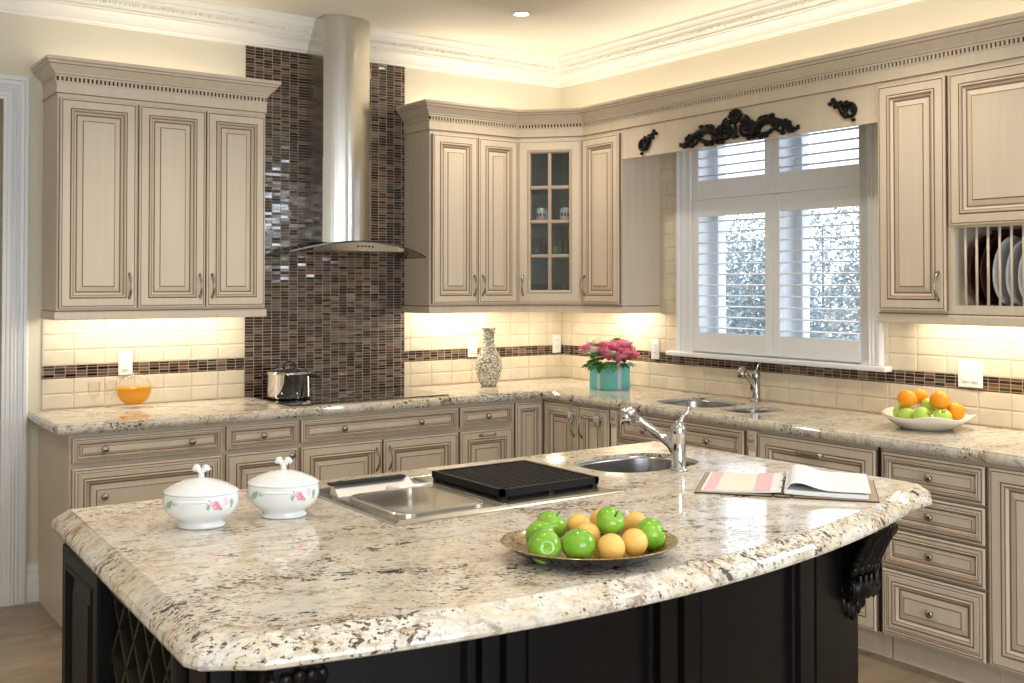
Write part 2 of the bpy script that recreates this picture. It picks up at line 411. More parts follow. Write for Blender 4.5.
# ------------------------------------------------------------------ cabinet fittings
def panel_front(w,h,t=.022,raised=True,bead=False):
    """door/drawer front in the xz plane, front face toward -y, lower left back corner at origin"""
    s=min(1.,min(w,h)/.27)
    P=[(0,0,0),(0,t-.006,1),(.003,t-.001,0),(.006,t,0),(.008,t,0),(.0100,t-.003,1),(.012,t-.0005,1),
       (.045*s,t,0),(.047*s,t-.003,1),(.0505*s,t+.002,1),(.055*s,t+.004,0),(.060*s,t+.001,2),(.0635*s,t-.004,1),(.066*s,t-.005,0),
       (.072*s,t-.012,0),(.0745*s,t-.0135,1),(.079*s,t-.013,1)]
    if bead: P[7:7]=[(.018*s+.003,t,0),(.0195*s+.003,t-.003,1),(.0215*s+.003,t,1),(.027*s+.003,t+.0015,0),(.0285*s+.003,t-.0015,1),(.031*s+.003,t,0)]
    if raised: P+=[(.081*s,t-.012,0),(.100*s,t-.006,0),(.1025*s,t-.0055,1),(.1045*s,t-.003,1)]
    mb=MB(); rings=[]
    for i,d,m in P: rings.append([(i,-d,i),(w-i,-d,i),(w-i,-d,h-i),(i,-d,h-i)])
    for k in range(len(rings)-1):
        mb.loft([rings[k],rings[k+1]],True,False,P[k+1][2])
    mb.add(rings[-1],[(0,1,2,3)]); mb.add(rings[0],[(3,2,1,0)])
    return mb
CM=[cream,glaze,midcream,mat('dark_umber_recess',(.045,.028,.02),.6)]  # last entry: near-black brown for the recessed strip between the dentils
def knob(parent,x,z,d=.018,y=-.018):
    M=Matrix.Rotation(pi/2,4,'X')
    o=MB().lathe([(.007,0),(.006,.010),(.008,.014),(.0155,.018),(.0165,.023),(.013,.028),(.001,.030)],16,M=M).build('knob',nickel,parent)
    o.location=(x,y,z)
def pull(parent,x,z,L=.11,vert=True,y=-.021):
    pts=[];rad=[]
    for i in range(13):
        a=i/12; q=(a-.5)*L
        d=.004+.026*sin(pi*min(1,max(0,a)))**.7
        rr=.0035+.0035*abs(cos(pi*a))**1.5
        pts.append((0,-d,q) if vert else (q,-d,0)); rad.append(rr)
    mb=MB().tube(pts,rad,8)
    for s in (-1,1):
        c=(0,-.003,s*L/2) if vert else (s*L/2,-.003,0)
        mb.ell(c,(.008,.004,.010) if vert else (.010,.004,.008),10,6)
    o=mb.build('handle',nickel,parent); o.location=(x,y,z)
def bar_pull(parent,x,z,L=.13,y=-.021):
    mb=MB().rbox(-L/2,L/2,-.030,-.020,-.014,.006,.004).rbox(-L/2,-L/2+.03,-.021,0,-.010,.004,.003).rbox(L/2-.03,L/2,-.021,0,-.010,.004,.003)
    o=mb.build('handle',nickel,parent); o.location=(x,y,z)
def front(parent,name,x0,x1,z0,z1,hw=None,y=-.001,raised=True,bead=False):
    d=panel_front(x1-x0,z1-z0,raised=raised,bead=bead).build(name,CM,parent); d.location=(x0,y,z0)
    for k in (hw or []):
        kind,x,z=k[:3]; x-=x0; z-=z0
        if kind=='k': knob(d,x,z,y=-.018)
        elif kind=='v': pull(d,x,z,vert=True)
        elif kind=='h': pull(d,x,z,L=.10,vert=False)
        elif kind=='b': bar_pull(d,x,z)
    return d

# upper cabinets: origin at the front lower left of the carcass, z=0 is cabinet bottom
UZ=1.403; UT=2.4147; UD=.302; UH=UT-UZ
RAIL=[(0,-.045),(.006,-.045),(.008,-.040),(.008,-.012),(.004,-.006),(.004,0,1),(0,0)]
def upper(name,label,loc,rz,w,fronts,left_end=False,right_end=False):
    r=thing(name,label,'cabinet',loc,rz)
    mb=MB().box(0,w,0,UD-.002,0,UH-.001)
    mb.build('carcass',[cream,glaze],r)
    mb=MB(); path=[(0,0),(w,0)]
    if left_end: path=[(0,UD-.012)]+path
    if right_end: path=path+[(w,UD-.012)]
    # travel direction chosen so the outward side is to the right
    sweep(mb,path,RAIL); mb.build('light_rail',CM,r)
    for f in fronts: front(r,'door',f[0],f[1],.010,UH-.022,[f[2]] if f[2] else None)
    return r
w1=3.2058-2.866
upper('wall_cabinet','tall single-door wall cabinet at the far left, beside the white door casing',(-3.206,-UD,UZ),0,.362,[(.008,.357,('v',.325,.115))],left_end=True)
upper('wall_cabinet','narrow twin-door wall cabinet between the leftmost wall cabinet and the mosaic panel',(-2.844,-UD,UZ),0,.653,[(.006,.333,('v',.305,.115)),(.339,.646,('v',.368,.115))],right_end=True)
upper('wall_cabinet','twin-door wall cabinet directly right of the steel range hood',(-1.1976,-UD,UZ),0,.617,[(.010,.320,('v',.292,.115)),(.326,.610,('v',.352,.115))],left_end=True)
upper('wall_cabinet','narrow one-door wall cabinet between the glass corner cabinet and the window',(-UD,-.601,UZ),-pi/2,.348,[(.006,.338,('v',.036,.115))],right_end=True)
upper('wall_cabinet','tall one-door wall cabinet directly right of the window',(-UD,-2.655,UZ),-pi/2,.340,[(.008,.332,('v',.300,.115))],left_end=True)

# diagonal glass corner cabinet
A=Vector((-.580,-UD)); B=Vector((-UD,-.600)); Ld=(B-A).length; ang=math.atan2(B.y-A.y,B.x-A.x)
gc=thing('corner_wall_cabinet','diagonal corner wall cabinet with eight-pane glass door','cabinet',(A.x,A.y,UZ),ang)
Minv=Matrix.Rotation(-ang,3,'Z')
def loc2(x,y): v=Minv@Vector((x-A.x,y-A.y,0)); return (v.x,v.y)
pent=[loc2(*q) for q in ((-.579,-UD+.001),(-UD+.001,-.599),(-.013,-.599),(-.013,-.013),(-.579,-.013))]
def shrink(poly,d): return offset_path(poly,-d,True)
mb=MB(); n=5
inn=offset_path(pent,-.016,True)
if abs(inn[3][0]-pent[3][0])<1e-9: pass
# choose the inward side
cx_=sum(p[0] for p in pent)/5; cy_=sum(p[1] for p in pent)/5
if (Vector(inn[0])-Vector((cx_,cy_))).length>(Vector(pent[0])-Vector((cx_,cy_))).length: inn=offset_path(pent,.016,True)
mb.prism(pent,0,.016).prism(pent,UH-.03,UH-.001)
for i in range(1,5):
    j=(i+1)%5; q=[pent[i],pent[j],inn[j],inn[i]]
    mb.loft([[(x,y,.016) for x,y in q],[(x,y,UH-.03) for x,y in q]],True,False,1)
mb.build('carcass',[cream,inside_m],gc)
mb=MB(); ff=.020
mb.box(0,ff,.0,.018,.016,UH-.03).box(Ld-ff,Ld,.0,.018,.016,UH-.03).box(ff,Ld-ff,0,.018,UH-.075,UH-.03)
mb.build('face_frame',cream,gc)
sweep(MB(),[(0,0),(Ld,0)],RAIL).build('light_rail',CM,gc)
DW=Ld-.020; DH=UH-.032
def frame_ring(mb,w,h,prof):
    rings=[[(i,-d,i),(w-i,-d,i),(w-i,-d,h-i),(i,-d,h-i)] for i,d,m in prof]
    for k in range(len(rings)-1): mb.loft([rings[k],rings[k+1]],True,False,prof[k+1][2])
mb=MB(); t_=.022
frame_ring(mb,DW,DH,[(0,0,0),(0,t_-.006,0),(.003,t_,0),(.009,t_,0),(.0105,t_-.003,1),(.012,t_,0),(.058,t_,0),(.060,t_-.003,1),(.063,t_+.002,0),(.068,t_+.001,2),(.074,t_-.006,0),(.076,t_-.010,1),(.078,.004,0),(.078,0,0),(0,0,0)])
gd=mb.build('glass_door',CM,gc); gd.location=(.010,-.001,.010)
mb=MB(); i0=.0775; mw=.010
mb.box(DW/2-mw,DW/2+mw,-.016,-.006,i0,DH-i0).box(DW/2-.004,DW/2+.004,-.020,-.016,i0,DH-i0)
bars=[i0+(DH-2*i0)*k/4 for k in (1,2,3)]
for z in bars: mb.box(i0,DW-i0,-.016,-.006,z-mw,z+mw).box(i0,DW-i0,-.020,-.016,z-.004,z+.004)
mb.build('muntins',[midcream],gd)
MB().box(i0-.004,DW-i0+.004,-.0055,-.0025,i0-.004,DH-i0+.004).build('glass_pane',cab_glass,gd)
pull(gd,.030,.105)
shz=[.010+z for z in bars]
for z in shz[:3]:
    q=inn; mb=MB(); mb.prism([(x,y) for x,y in [ (pent[0][0]+.01,.03),(pent[1][0]-.01,.03),inn[2],inn[3],inn[4]]],z-.008,z+.002)
    mb.build('shelf',inside_m,gc)
Mg=Matrix.Rotation(ang,3,'Z')
def gpos(lx,ly,lz): v=Mg@Vector((lx,ly,0)); return (A.x+v.x,A.y+v.y,UZ+lz)
# mugs and tumblers inside the glass cabinet
def mug(loc,label,col):
    r=thing('mug',label,'mug',loc,ang,'mugs on the glass cabinet shelf')
    MB().lathe([(.034,0),(.038,.004),(.039,.085),(.036,.087),(.034,.082),(.033,.008),(.001,.008)],20).build('body',porcelain,r)
    m=col; mb=MB()
    for k in range(3):
        a=-pi/2-.5+k*.5; mb.ell((.0395*cos(a),.0395*sin(a),.045),(.008,.008,.012),8,5)
    mb.build('printed_band',m,r)
    MB().tube([(.038,0,.07),(.056,0,.066),(.062,0,.045),(.054,0,.024),(.038,0,.018)],.005,8).build('handle',porcelain,r)
redm=mat('faded_red',(.35,.08,.06),.4); tanm=mat('tan_print',(.35,.22,.12),.4)
mug(gpos(.135,.10,shz[1]+.003),'white mug on the left of the second glass-cabinet shelf from the top',tanm)
mug(gpos(.285,.10,shz[1]+.003),'white mug on the right of the second glass-cabinet shelf from the top',redm)
def tumbler():
    r=thing('tumbler','x','glass',(0,0,0),0)
    MB().lathe([(.026,0),(.028,.003),(.032,.105),(.030,.105),(.0265,.008),(.001,.007)],18).build('bowl',tumbler_m,r); return r
tp=None; spots=[]
for li,(z,names) in enumerate(((shz[0]+.003,'third shelf'),(.017,'bottom'))):
    for k,(lx,ly) in enumerate(((.10,.09),(.165,.15),(.24,.14),(.325,.09)) if li==0 else ((.095,.09),(.15,.13),(.21,.09),(.27,.14),(.33,.09))):
        lab='clear tumbler %s on the %s of the glass corner cabinet'%(('at the left end','second from left','third from left','at the right end') if li==0 else ('at the left end','second from left','in the middle','second from right','at the right end'))[k:k+1][0:1] if False else None
        pn=(('leftmost','second from left','third from left','rightmost') if li==0 else ('leftmost','second from left','middle','second from right','rightmost'))[k]
        lab='%s clear tumbler on the %s of the glass corner cabinet'%(pn,'shelf above the bottom' if li==0 else 'floor')
        g='clear tumblers in the glass cabinet'
        if tp is None: tp=tumbler(); tp.location=gpos(lx,ly,z); tp['label']=lab; tp['group']=g
        else: dup(tp,gpos(lx,ly,z),0,lab,g)
r=thing('jar','small jar with green and red contents on the third glass-cabinet shelf','jar',gpos(.215,.075,shz[0]+.003))
MB().lathe([(.022,0),(.025,.01),(.025,.05),(.018,.06),(.001,.06)],14).build('body',mat('green_pickle',(.16,.22,.05),.2),r)
MB().lathe([(.019,.060),(.020,.062),(.020,.076),(.001,.077)],14).build('lid',redm,r)

# cabinet with plate rack at the right end
r=thing('plate_rack_cabinet','wall cabinet at the right edge with one door above an open plate rack','cabinet',(-UD,-2.996,UZ),-pi/2)
wR=.50; zr0=1.438-UZ; zr1=1.745-UZ
mb=MB().box(0,wR,0,UD-.002,zr1+.012,UH-.001).box(0,.022,0,UD-.002,0,zr1+.012).box(wR-.022,wR,0,UD-.002,0,zr1+.012).box(.022,wR-.022,0,UD-.002,0,zr0)
mb.box(.022,wR-.022,UD-.02,UD-.002,zr0,zr1+.012); mb.build('carcass',[cream,glaze],r)
dark_in=mat('rack_back_dark',(.05,.035,.03),.6)  # near-black brown for the thin sheet over the cream rack back
MB().box(.0225,wR-.0225,UD-.028,UD-.021,zr0+.001,zr1+.011).build('rack_back',dark_in,r)
sweep(MB(),[(0,0),(wR,0)],RAIL).build('light_rail',CM,r)
front(r,'door',.008,wR-.008,zr1+.020,UH-.022,[('v',.46,zr1+.11)])
dow=[.060,.109,.158,.207,.256,.305,.354,.403,.452]
for x in dow:
    MB().lathe([(.0055,zr0-.002),(.0055,zr1+.013)],10,c=(x,.012,0)).build('dowel',cream,r)
def rack_plate(y,rad,m,label,grp):
    o=MB().lathe([(.001,0),(.06*rad/.13,.0),(.072*rad/.13,.004),(.11*rad/.13,.012),(rad,.016),(rad,.019),(.11*rad/.13,.016),(.07*rad/.13,.008),(.001,.006)],40,M=Matrix.Rotation(pi/2,4,'X')@Matrix.Rotation(0,4,'Z')).build('plate',m)
    o.location=(-UD+.172,y,UZ+zr0+rad+.0015); o.rotation_euler=(radians(4),0,0); tag(o,label,'plate',grp)
dpl=mat('dark_red_plate',(.055,.012,.010),.35)
for k,(x,rad,m,l) in enumerate(((.050,.148,dpl,'dark red-brown plate nearest the left end of the plate rack'),(.099,.148,dpl,'dark red-brown plate in the second slot of the plate rack'),
    (.150,.143,porcelain,'leftmost white plate standing in the plate rack'),(.200,.135,porcelain,'middle white plate standing in the plate rack'),(.250,.132,porcelain,'rightmost white plate standing in the plate rack'))):
    rack_plate(-2.996-x,rad,m,l,'plates in the rack')

# valance board over the window with carved appliques
r=thing('window_valance','cream valance board with black carved scrolls above the window','valance',(-UD,-.95,0),-pi/2)
VL=2.655-.95-.001
MB().box(.001,VL,.0,.022,2.242,UT-.001).box(.001,VL,.022,UD-.011,UT-.022,UT-.001).build('board',cream,r)
def spiral(cx,cz,r0,r1,a0,turns,thick,mb,y=-.008,n=26,t1=None):
    pts=[];rad=[]
    for i in range(n+1):
        q=i/n; a=a0+turns*2*pi*q; rr=r0+(r1-r0)*q
        pts.append((cx+rr*cos(a),y,cz+rr*sin(a))); rad.append(thick+( (t1 if t1 is not None else thick*.5)-thick)*q)
    mb.tube(pts,rad,8); return mb
def leaf_chain(pts,r0,mb,y=-.008):
    for k,(x,z,r,a) in enumerate(pts):
        M=Matrix.Rotation(-a,4,'Y'); mb.ell((x,y,z),(r*1.5,.010,r*.75),10,6,M=M)
mb=MB(); cxm=1.823-.95; cz=2.322
for s in (-1,1):
    X=lambda x: cxm+s*x
    def sp(cx,cz_,r0,r1,a0,turns,th,t1=None):
        pts=[];rad=[];n=28
        for i in range(n+1):
            q=i/n; a=a0+turns*2*pi*q; rr=r0+(r1-r0)*q
            pts.append((X(cx+rr*cos(a)),-.009,cz_+rr*sin(a))); rad.append(th+((t1 or th*.6)-th)*q)
        mb.tube(pts,rad,8)
    sp(.062,cz-.016,.050,.012,2.2,-1.6,.012,.008)
    mb.ell((X(.062),-.012,cz-.016),(.014,.012,.014),10,6)
    # big leafy arm
    arm=[(.10,-.035),(.13,-.015),(.16,.012),(.20,.026),(.25,.020),(.30,.002),(.34,-.024),(.375,-.040),(.395,-.034),(.392,-.022)]
    mb.tube([(X(a),-.009,cz+b-.018) for a,b in arm],[.016,.020,.022,.020,.016,.015,.013,.011,.010,.008],8)
    arm=[(.14,-.045),(.18,-.048),(.22,-.040),(.25,-.022),(.245,-.006),(.228,-.010)]
    mb.tube([(X(a),-.008,cz+b-.012) for a,b in arm],[.010,.012,.012,.010,.008,.006],8)
    sp(.285,cz-.036,.026,.010,.4,-1.1,.009)
    sp(.340,cz-.052,.018,.006,.4,-1.0,.007)
    for x,z,rr,a in ((.165,.028,.020,.5),(.195,.034,.018,.1),(.225,.026,.018,-.3),(.13,.004,.018,.9),(.27,.006,.014,-.5),(.31,-.020,.013,-.6),(.12,-.055,.014,0),(.20,-.058,.013,.1),(.36,-.052,.012,-.2)):
        mb.ell((X(x),-.012,cz+z-.012),(rr*1.3,.012,rr*.8),10,6,M=Matrix.Rotation(-a*s,4,'Y'))
    for k in range(4):
        a=radians(30+k*20); mb.ell((X(.040*cos(a)),-.013,cz+.032+.042*sin(a)),(.019,.010,.010),10,6,M=Matrix.Rotation(-(a if s>0 else pi-a),4,'Y'))
    for x,z,rr,a in ((.150,-.030,.016,.8),(.235,.036,.015,.2),(.255,-.030,.014,.2),(.215,.004,.013,.4),(.325,.0,.012,-.7),(.345,-.012,.012,-.8),(.105,.012,.017,1.1),(.09,-.058,.015,.1),(.165,-.062,.013,.0),(.305,-.058,.012,.2),(.02,.052,.012,1.2)):
        mb.ell((X(x),-.012,cz+z-.010),(rr*1.3,.012,rr*.8),10,6,M=Matrix.Rotation(-a*s,4,'Y'))
    mb.ell((X(.075),-.011,cz+.036),(.026,.010,.012),10,6,M=Matrix.Rotation(.7*s,4,'Y'))
mb.ell((cxm,-.014,cz+.030),(.020,.014,.022),12,8).ell((cxm,-.013,cz-.02),(.012,.012,.035),12,8).ell((cxm,-.013,cz-.052),(.03,.010,.010),12,8)
mb.build('centre_applique',black_carv,r)
def small_orn(x0,flip,z0,rot):
    mb=MB()
    R=lambda a,b: (x0+flip*(a*cos(rot)-b*sin(rot)),-.008,z0+a*sin(rot)+b*cos(rot))
    def S(c,r0,r1,a0,tn,th):
        n=22; mb.tube([R(c[0]+(r0+(r1-r0)*i/n)*cos(a0+tn*2*pi*i/n),c[1]+(r0+(r1-r0)*i/n)*sin(a0+tn*2*pi*i/n)) for i in range(n+1)],[th-(th*.35)*i/n for i in range(n+1)],8)
    S((-.035,0),.036,.010,.2,1.5,.0105)
    mb.tube([R(a,b) for a,b in ((-.03,-.034),(.0,-.020),(.025,.0),(.055,.008),(.08,.006))],[.010,.013,.014,.012,.009],8)
    mb.tube([R(a,b) for a,b in ((-.03,.034),(.0,.024),(.02,.010),(.03,-.008))],[.007,.010,.009,.006],8)
    for a,b,q in ((.075,.018,.012),(.082,-.006,.012),(.05,-.008,.012),(.0,.03,.012),(-.07,-.03,.011),(.03,.018,.013)): mb.ell(R(a,b),(q,.010,q*.8),10,6)
    mb.build('corner_applique',black_carv,r)
small_orn(1.165-.95,1,2.318,.55); small_orn(2.478-.95,-1,2.325,.45)

# cornice on top of the cabinets (two runs)
CP=[(0,2.4147),(.007,2.4147),(.008,2.4175,1),(.006,2.419),(.006,2.464),(.009,2.467),(.0105,2.472),(.003,2.473,1),(.003,2.4905,3),(.0115,2.492,1),(.012,2.500),(.011,2.502,1),(.020,2.505),(.022,2.511),(.031,2.518),(.042,2.528),(.056,2.541),(.060,2.543),(.059,2.546,1),(.064,2.549),(.066,2.556),(.065,2.558,1),(.072,2.560),(.075,2.562),(.075,2.573),(.072,2.577),(0,2.577)]
CP=[(p[0] if p[0]<.02 else .0155+(p[0]-.02)*.84,)+tuple(p[1:]) for p in CP]
def dentils(mb,path,proj=.0095):
    for i in range(len(path)-1):
        a=Vector(path[i]); b=Vector(path[i+1]); e=(b-a); L=e.length; e/=L; nn=Vector((e.y,-e.x)); k=int(L/.0188)
        for j in range(k):
            c=a+e*((j+.5)*L/k)
            p=[c-e*.0048+nn*.003,c+e*.0048+nn*.003,c+e*.0048+nn*proj,c-e*.0048+nn*proj]
            mb.prism([(q.x,q.y) for q in p],2.4728,2.4915)
P1=[(-3.206,-.011),(-3.206,-UD),(-2.191,-UD),(-2.191,-.013)]
mb=sweep(MB(),P1,CP); dentils(mb,P1); mb.box(-3.20,-2.196,-.295,-.012,2.4155,2.425)
tag(mb.build('cornice',CM),'cream dentil cornice on top of the left wall cabinets','cornice')
P2=[(-1.1976,-.013),(-1.1976,-UD),(-.580,-UD),(-UD,-.600),(-UD,-3.60)]
mb=sweep(MB(),P2,CP); dentils(mb,P2)
mb.prism([(-1.19,-.012),(-1.19,-.295),(-.583,-.295),(-.295,-.603),(-.295,-3.6),(-.012,-3.6),(-.012,-.012)],2.4155,2.425)
tag(mb.build('cornice',CM),'long cream dentil cornice running from the hood round the corner and over the window','cornice')

# ------------------------------------------------------------------ base cabinets
BZ=.1127; BT=.869; BH=BT-BZ; BD=.61
def base(name,label,loc,rz,w,parts,toe=True,cat='cabinet',extra=None,left_end=False,shell=False):
    r=thing(name,label,cat,loc,rz)
    mb=MB()
    if not shell: mb.box(.0005,w-.0005,0,BD-.012,BZ,BT-.001)
    else:
        mb.box(.0005,w-.0005,0,.018,BZ,BT-.001).box(.0005,.018,.018,BD-.012,BZ,BT-.001).box(w-.018,w-.0005,.018,BD-.012,BZ,BT-.001).box(.018,w-.018,.018,BD-.012,BZ,BZ+.018)
    mb.build('carcass',[cream,glaze],r)
    if toe: MB().box(.0005,w-.0005,.062,BD-.02,0,BZ-.0005).build('toe_kick',cream,r)
    for f in parts: front(r,f[0],f[1],f[2],f[3],f[4],f[5],bead=f[0] in ('drawer','drawer_front'))
    return r
Y0=-BD
base('base_cabinet','leftmost floor cabinet with a wide two-knob drawer over a deep drawer',(-3.216,Y0,0),0,.695,
  [('drawer',.012,.683,.738,.850,[('k',.145,.794),('k',.535,.794)]),('drawer',.012,.683,.43,.716,[('k',.145,.585),('k',.535,.585)]),('drawer',.012,.683,.130,.418,[('k',.145,.28),('k',.535,.28)])])
base('base_cabinet','floor cabinet between the leftmost drawers and the cooktop cabinet, one drawer over one door',(-2.521,Y0,0),0,.380,
  [('drawer',.010,.370,.738,.850,[('k',.19,.794)]),('door',.010,.370,.130,.716,[('k',.335,.685)])])
base('base_cabinet','wide floor cabinet under the cooktop with one long drawer and two doors',(-2.141,Y0,0),0,.935,
  [('drawer',.010,.925,.738,.850,[('k',.24,.794),('k',.69,.794)]),('door',.010,.462,.130,.716,[('v',.430,.62)]),('door',.472,.925,.130,.716,[('v',.505,.62)])])
base('base_cabinet','narrow floor cabinet right of the cooktop with a one-knob drawer over a pull-out door',(-1.206,Y0,0),0,.372,
  [('drawer',.010,.362,.738,.850,[('k',.186,.794)]),('pull_out_door',.010,.362,.130,.716,[('h',.186,.690)])])
base('base_cabinet','slim one-panel floor cabinet against the inside corner',(-.834,Y0,0),0,.220,[('door',.010,.200,.130,.850,None)])
X0=-BD
cor=base('corner_base_cabinet','corner floor cabinet with two narrow doors and side-by-side bow handles',(X0,-.611,0),-pi/2,.609,
  [('door',.026,.339,.130,.850,[('v',.309,.74)]),('door',.347,.599,.130,.850,[('v',.378,.74)])])
for k,(x,l) in enumerate(((.262,'grey plastic latch hanging on the left narrow corner door'),(.487,'grey plastic latch hanging on the right narrow corner door'))):
    o=thing('cabinet_latch',l,'latch',(X0-.024,-.632-x,.858),-pi/2,'plastic latches on the corner doors')
    MB().rbox(-.012,.012,-.006,.0,-.045,-.001,.002).build('strap',mat('grey_plastic',(.42,.42,.44),.3),o)
    MB().rbox(-.022,.022,-.016,.0,-.095,-.045,.006).ell((0,-.018,-.07),(.010,.006,.014),10,6).build('body',bpy.data.materials['grey_plastic'],o)
# sink cabinet with pilasters
sk=base('sink_cabinet','floor cabinet under the double sink with a two-knob false drawer',(X0,-1.222,0),-pi/2,.950,
  [('drawer_front',.060,.935,.705,.850,[('k',.27,.778),('k',.715,.778)]),('door',.060,.495,.130,.690,[('v',.465,.60)]),('door',.501,.935,.130,.690,[('v',.530,.60)])],shell=True)
def pilaster(parent,x,w=.050):
    mb=MB().rbox(x,x+w,-.026,-.001,.785,.858,.003).box(x+.003,x+w-.003,-.020,-.001,.13,.785)
    for k in range(3): mb.tube([(x+.012+k*.013,-.020,.16),(x+.012+k*.013,-.020,.765)],.005,8)
    mb.lathe([(.017,0),(.017,.004),(.011,.006),(.006,.010),(.001,.011)],16,c=(x+w/2,-.026,.822),M=Matrix.Rotation(pi/2,4,'X'),mi=1)
    mb.build('pilaster',[cream,midcream],parent)
pilaster(sk,.004)
dwc=base('dishwasher','dishwasher behind a cream panel with a horizontal bar handle',(X0,-2.172,0),-pi/2,.705,
  [('door',.072,.690,.120,.850,[('b',.375,.800)])],cat='dishwasher')
pilaster(dwc,.012)
MB().box(.693,.704,-.004,-.0007,.12,.868).build('gap_shade',dark_void,dwc)  # dark strip standing in for the shade inside the open gap
base('drawer_cabinet','stack of four one-knob drawers in the right floor run beside the dishwasher',(X0,-2.884,0),-pi/2,.455,
  [('drawer',.008,.447,.706,.850,[('k',.228,.778)]),('drawer',.008,.447,.558,.696,[('k',.228,.628)]),('drawer',.008,.447,.398,.548,[('k',.228,.475)]),('drawer',.008,.447,.128,.386,[('k',.228,.257)])])
base('base_cabinet','tall-door floor cabinet at the right edge beside the drawer stack',(X0,-3.340,0),-pi/2,.60,
  [('door',.008,.592,.128,.850,[('v',.55,.74)])])

# ------------------------------------------------------------------ worktops
def superell(cx,cy,a,b,n=3.2,k=40,rot=0):
    out=[]
    for i in range(k):
        t=2*pi*i/k; c,s=cos(t),sin(t)
        x=a*math.copysign(abs(c)**(2/n),c); y=b*math.copysign(abs(s)**(2/n),s)
        out.append((cx+x*cos(rot)-y*sin(rot),cy+x*sin(rot)+y*cos(rot)))
    return out
def slab(name,poly,holes,prof,z_bot):
    """poly ccw outline at full size; prof: (inset,z) from the top inwards going down"""
    bm=bmesh.new(); rings=[]
    for ins,z in prof:
        rings.append([bm.verts.new((x,y,z)) for x,y in offset_path(poly,-ins,True)])
    n=len(poly)
    for k in range(len(rings)-1):
        for i in range(n):
            j=(i+1)%n; bm.faces.new((rings[k][i],rings[k][j],rings[k+1][j],rings[k+1][i]))
    ztop=prof[0][1]; zb=prof[-1][1]
    def fill(ring,z,flip):
        edges=[]
        for i in range(n):
            e=bm.edges.get((ring[i],ring[(i+1)%n])) or bm.edges.new((ring[i],ring[(i+1)%n])); edges.append(e)
        hv=[]
        for h in holes:
            vs=[bm.verts.new((x,y,z)) for x,y in h]; hv.append(vs)
            for i in range(len(vs)): edges.append(bm.edges.new((vs[i],vs[(i+1)%len(vs)])))
        bmesh.ops.triangle_fill(bm,use_beauty=True,use_dissolve=False,edges=edges)
        return hv
    t_=fill(rings[0],ztop,False); b_=fill(rings[-1],zb,True)
    for a,b in zip(t_,b_):
        for i in range(len(a)):
            j=(i+1)%len(a); bm.faces.new((a[i],a[j],b[j],b[i]))
    bmesh.ops.recalc_face_normals(bm,faces=bm.faces)
    me=bpy.data.meshes.new(name); bm.to_mesh(me); bm.free(); me.materials.append(granite)
    o=bpy.data.objects.new(name,me); C.objects.link(o); return o
S=.649
poly=[(-3.271,-.003),(-3.271,-S)]+[(-S-.07,-S),(-S-.03,-S-.006),(-S-.006,-S-.03),(-S,-S-.07)]+[(-S,-4.0),(-.003,-4.0),(-.003,-.003)]
sinkA=superell(-.352,-1.615,.186,.212); sinkB=superell(-.368,-1.972,.150,.122)
wprof=[(.018,TOP),(.012,TOP-.001),(.006,TOP-.006),(.006,TOP-.009),(.002,TOP-.013),(0,TOP-.020),(0,TOP-.030),(.003,TOP-.038),(.009,BT)]
o=slab('worktop',poly,[sinkA,sinkB],wprof,BT); tag(o,'L-shaped beige granite worktop running along both walls','worktop')
def bowl(name,label,shape,depth,cat='sink',zt=BT-.0008,dr=None):
    cx=sum(p[0] for p in shape)/len(shape); cy=sum(p[1] for p in shape)/len(shape)
    def sc_(f,z,flange=0): return [(cx+(x-cx)*f,cy+(y-cy)*f,z) for x,y in shape]
    r=thing(name,label,cat,(0,0,0)); lip=TOP-.012
    mb=MB(); mb.loft([sc_(.998,lip),sc_(.985,lip),sc_(.975,lip-.01),sc_(.96,zt-depth+.04),sc_(.90,zt-depth+.010),sc_(.80,zt-depth),sc_(.12,zt-depth-.003)],True,False,smooth=True)
    mb.add(sc_(.12,zt-depth-.003),[tuple(range(len(shape)))])
    mb.build('basin',steel_sink,r)
    MB().lathe([(.030,0),(.034,.003),(.028,.004),(.022,.001),(.001,.001)],20,c=(cx,cy,zt-depth-.002)).build('drain',chrome,r)
bowl('sink','larger left bowl of the undermounted steel sink below the window',sinkA,.17)
bowl('sink','smaller right bowl of the undermounted steel sink below the window',sinkB,.13)

# ------------------------------------------------------------------ island
def fy(x): return -3.889+.151*(x+2.78)**2
pts=[(-3.700,-2.452),(-3.700,-3.700)]
front_pts=[]
for i in range(33):
    x=-3.610+( -1.560+3.610)*i/32; front_pts.append((x,fy(x)))
pts=[(-3.650,-2.430),(-3.674,-2.452),(-3.720,-3.688),(-3.705,-3.722),(-3.668,-3.744)]+front_pts+[(-1.450,-3.650),(-1.385,-3.605),(-1.375,-3.540),(-1.425,-2.47),(-1.455,-2.43)]
isk=superell(-1.865,-2.795,.215,.165,2.8)
iprof=[(.044,TOP),(.040,TOP-.001),(.031,TOP-.008),(.021,TOP-.0145),(.018,TOP-.0165),(.0155,TOP-.0175),(.010,TOP-.021),(.004,TOP-.028),(.001,TOP-.036),(0,TOP-.043),(.002,TOP-.050),(.008,TOP-.054),(.05,TOP-.055)]
o=slab('island_worktop',pts,[isk],iprof,TOP-.055); tag(o,'bow-fronted speckled granite worktop on the black island','worktop')
IZ=TOP-.0555
bowl('island_sink','round-cornered steel sink set in the island worktop',isk,.16,zt=IZ)
isl=thing('kitchen_island','black bow-fronted kitchen island base with carved corner brackets','island',(0,0,0))
XLf=-3.636; XRt=-1.604; YB=-2.50
def by(x): return fy(x)+.2
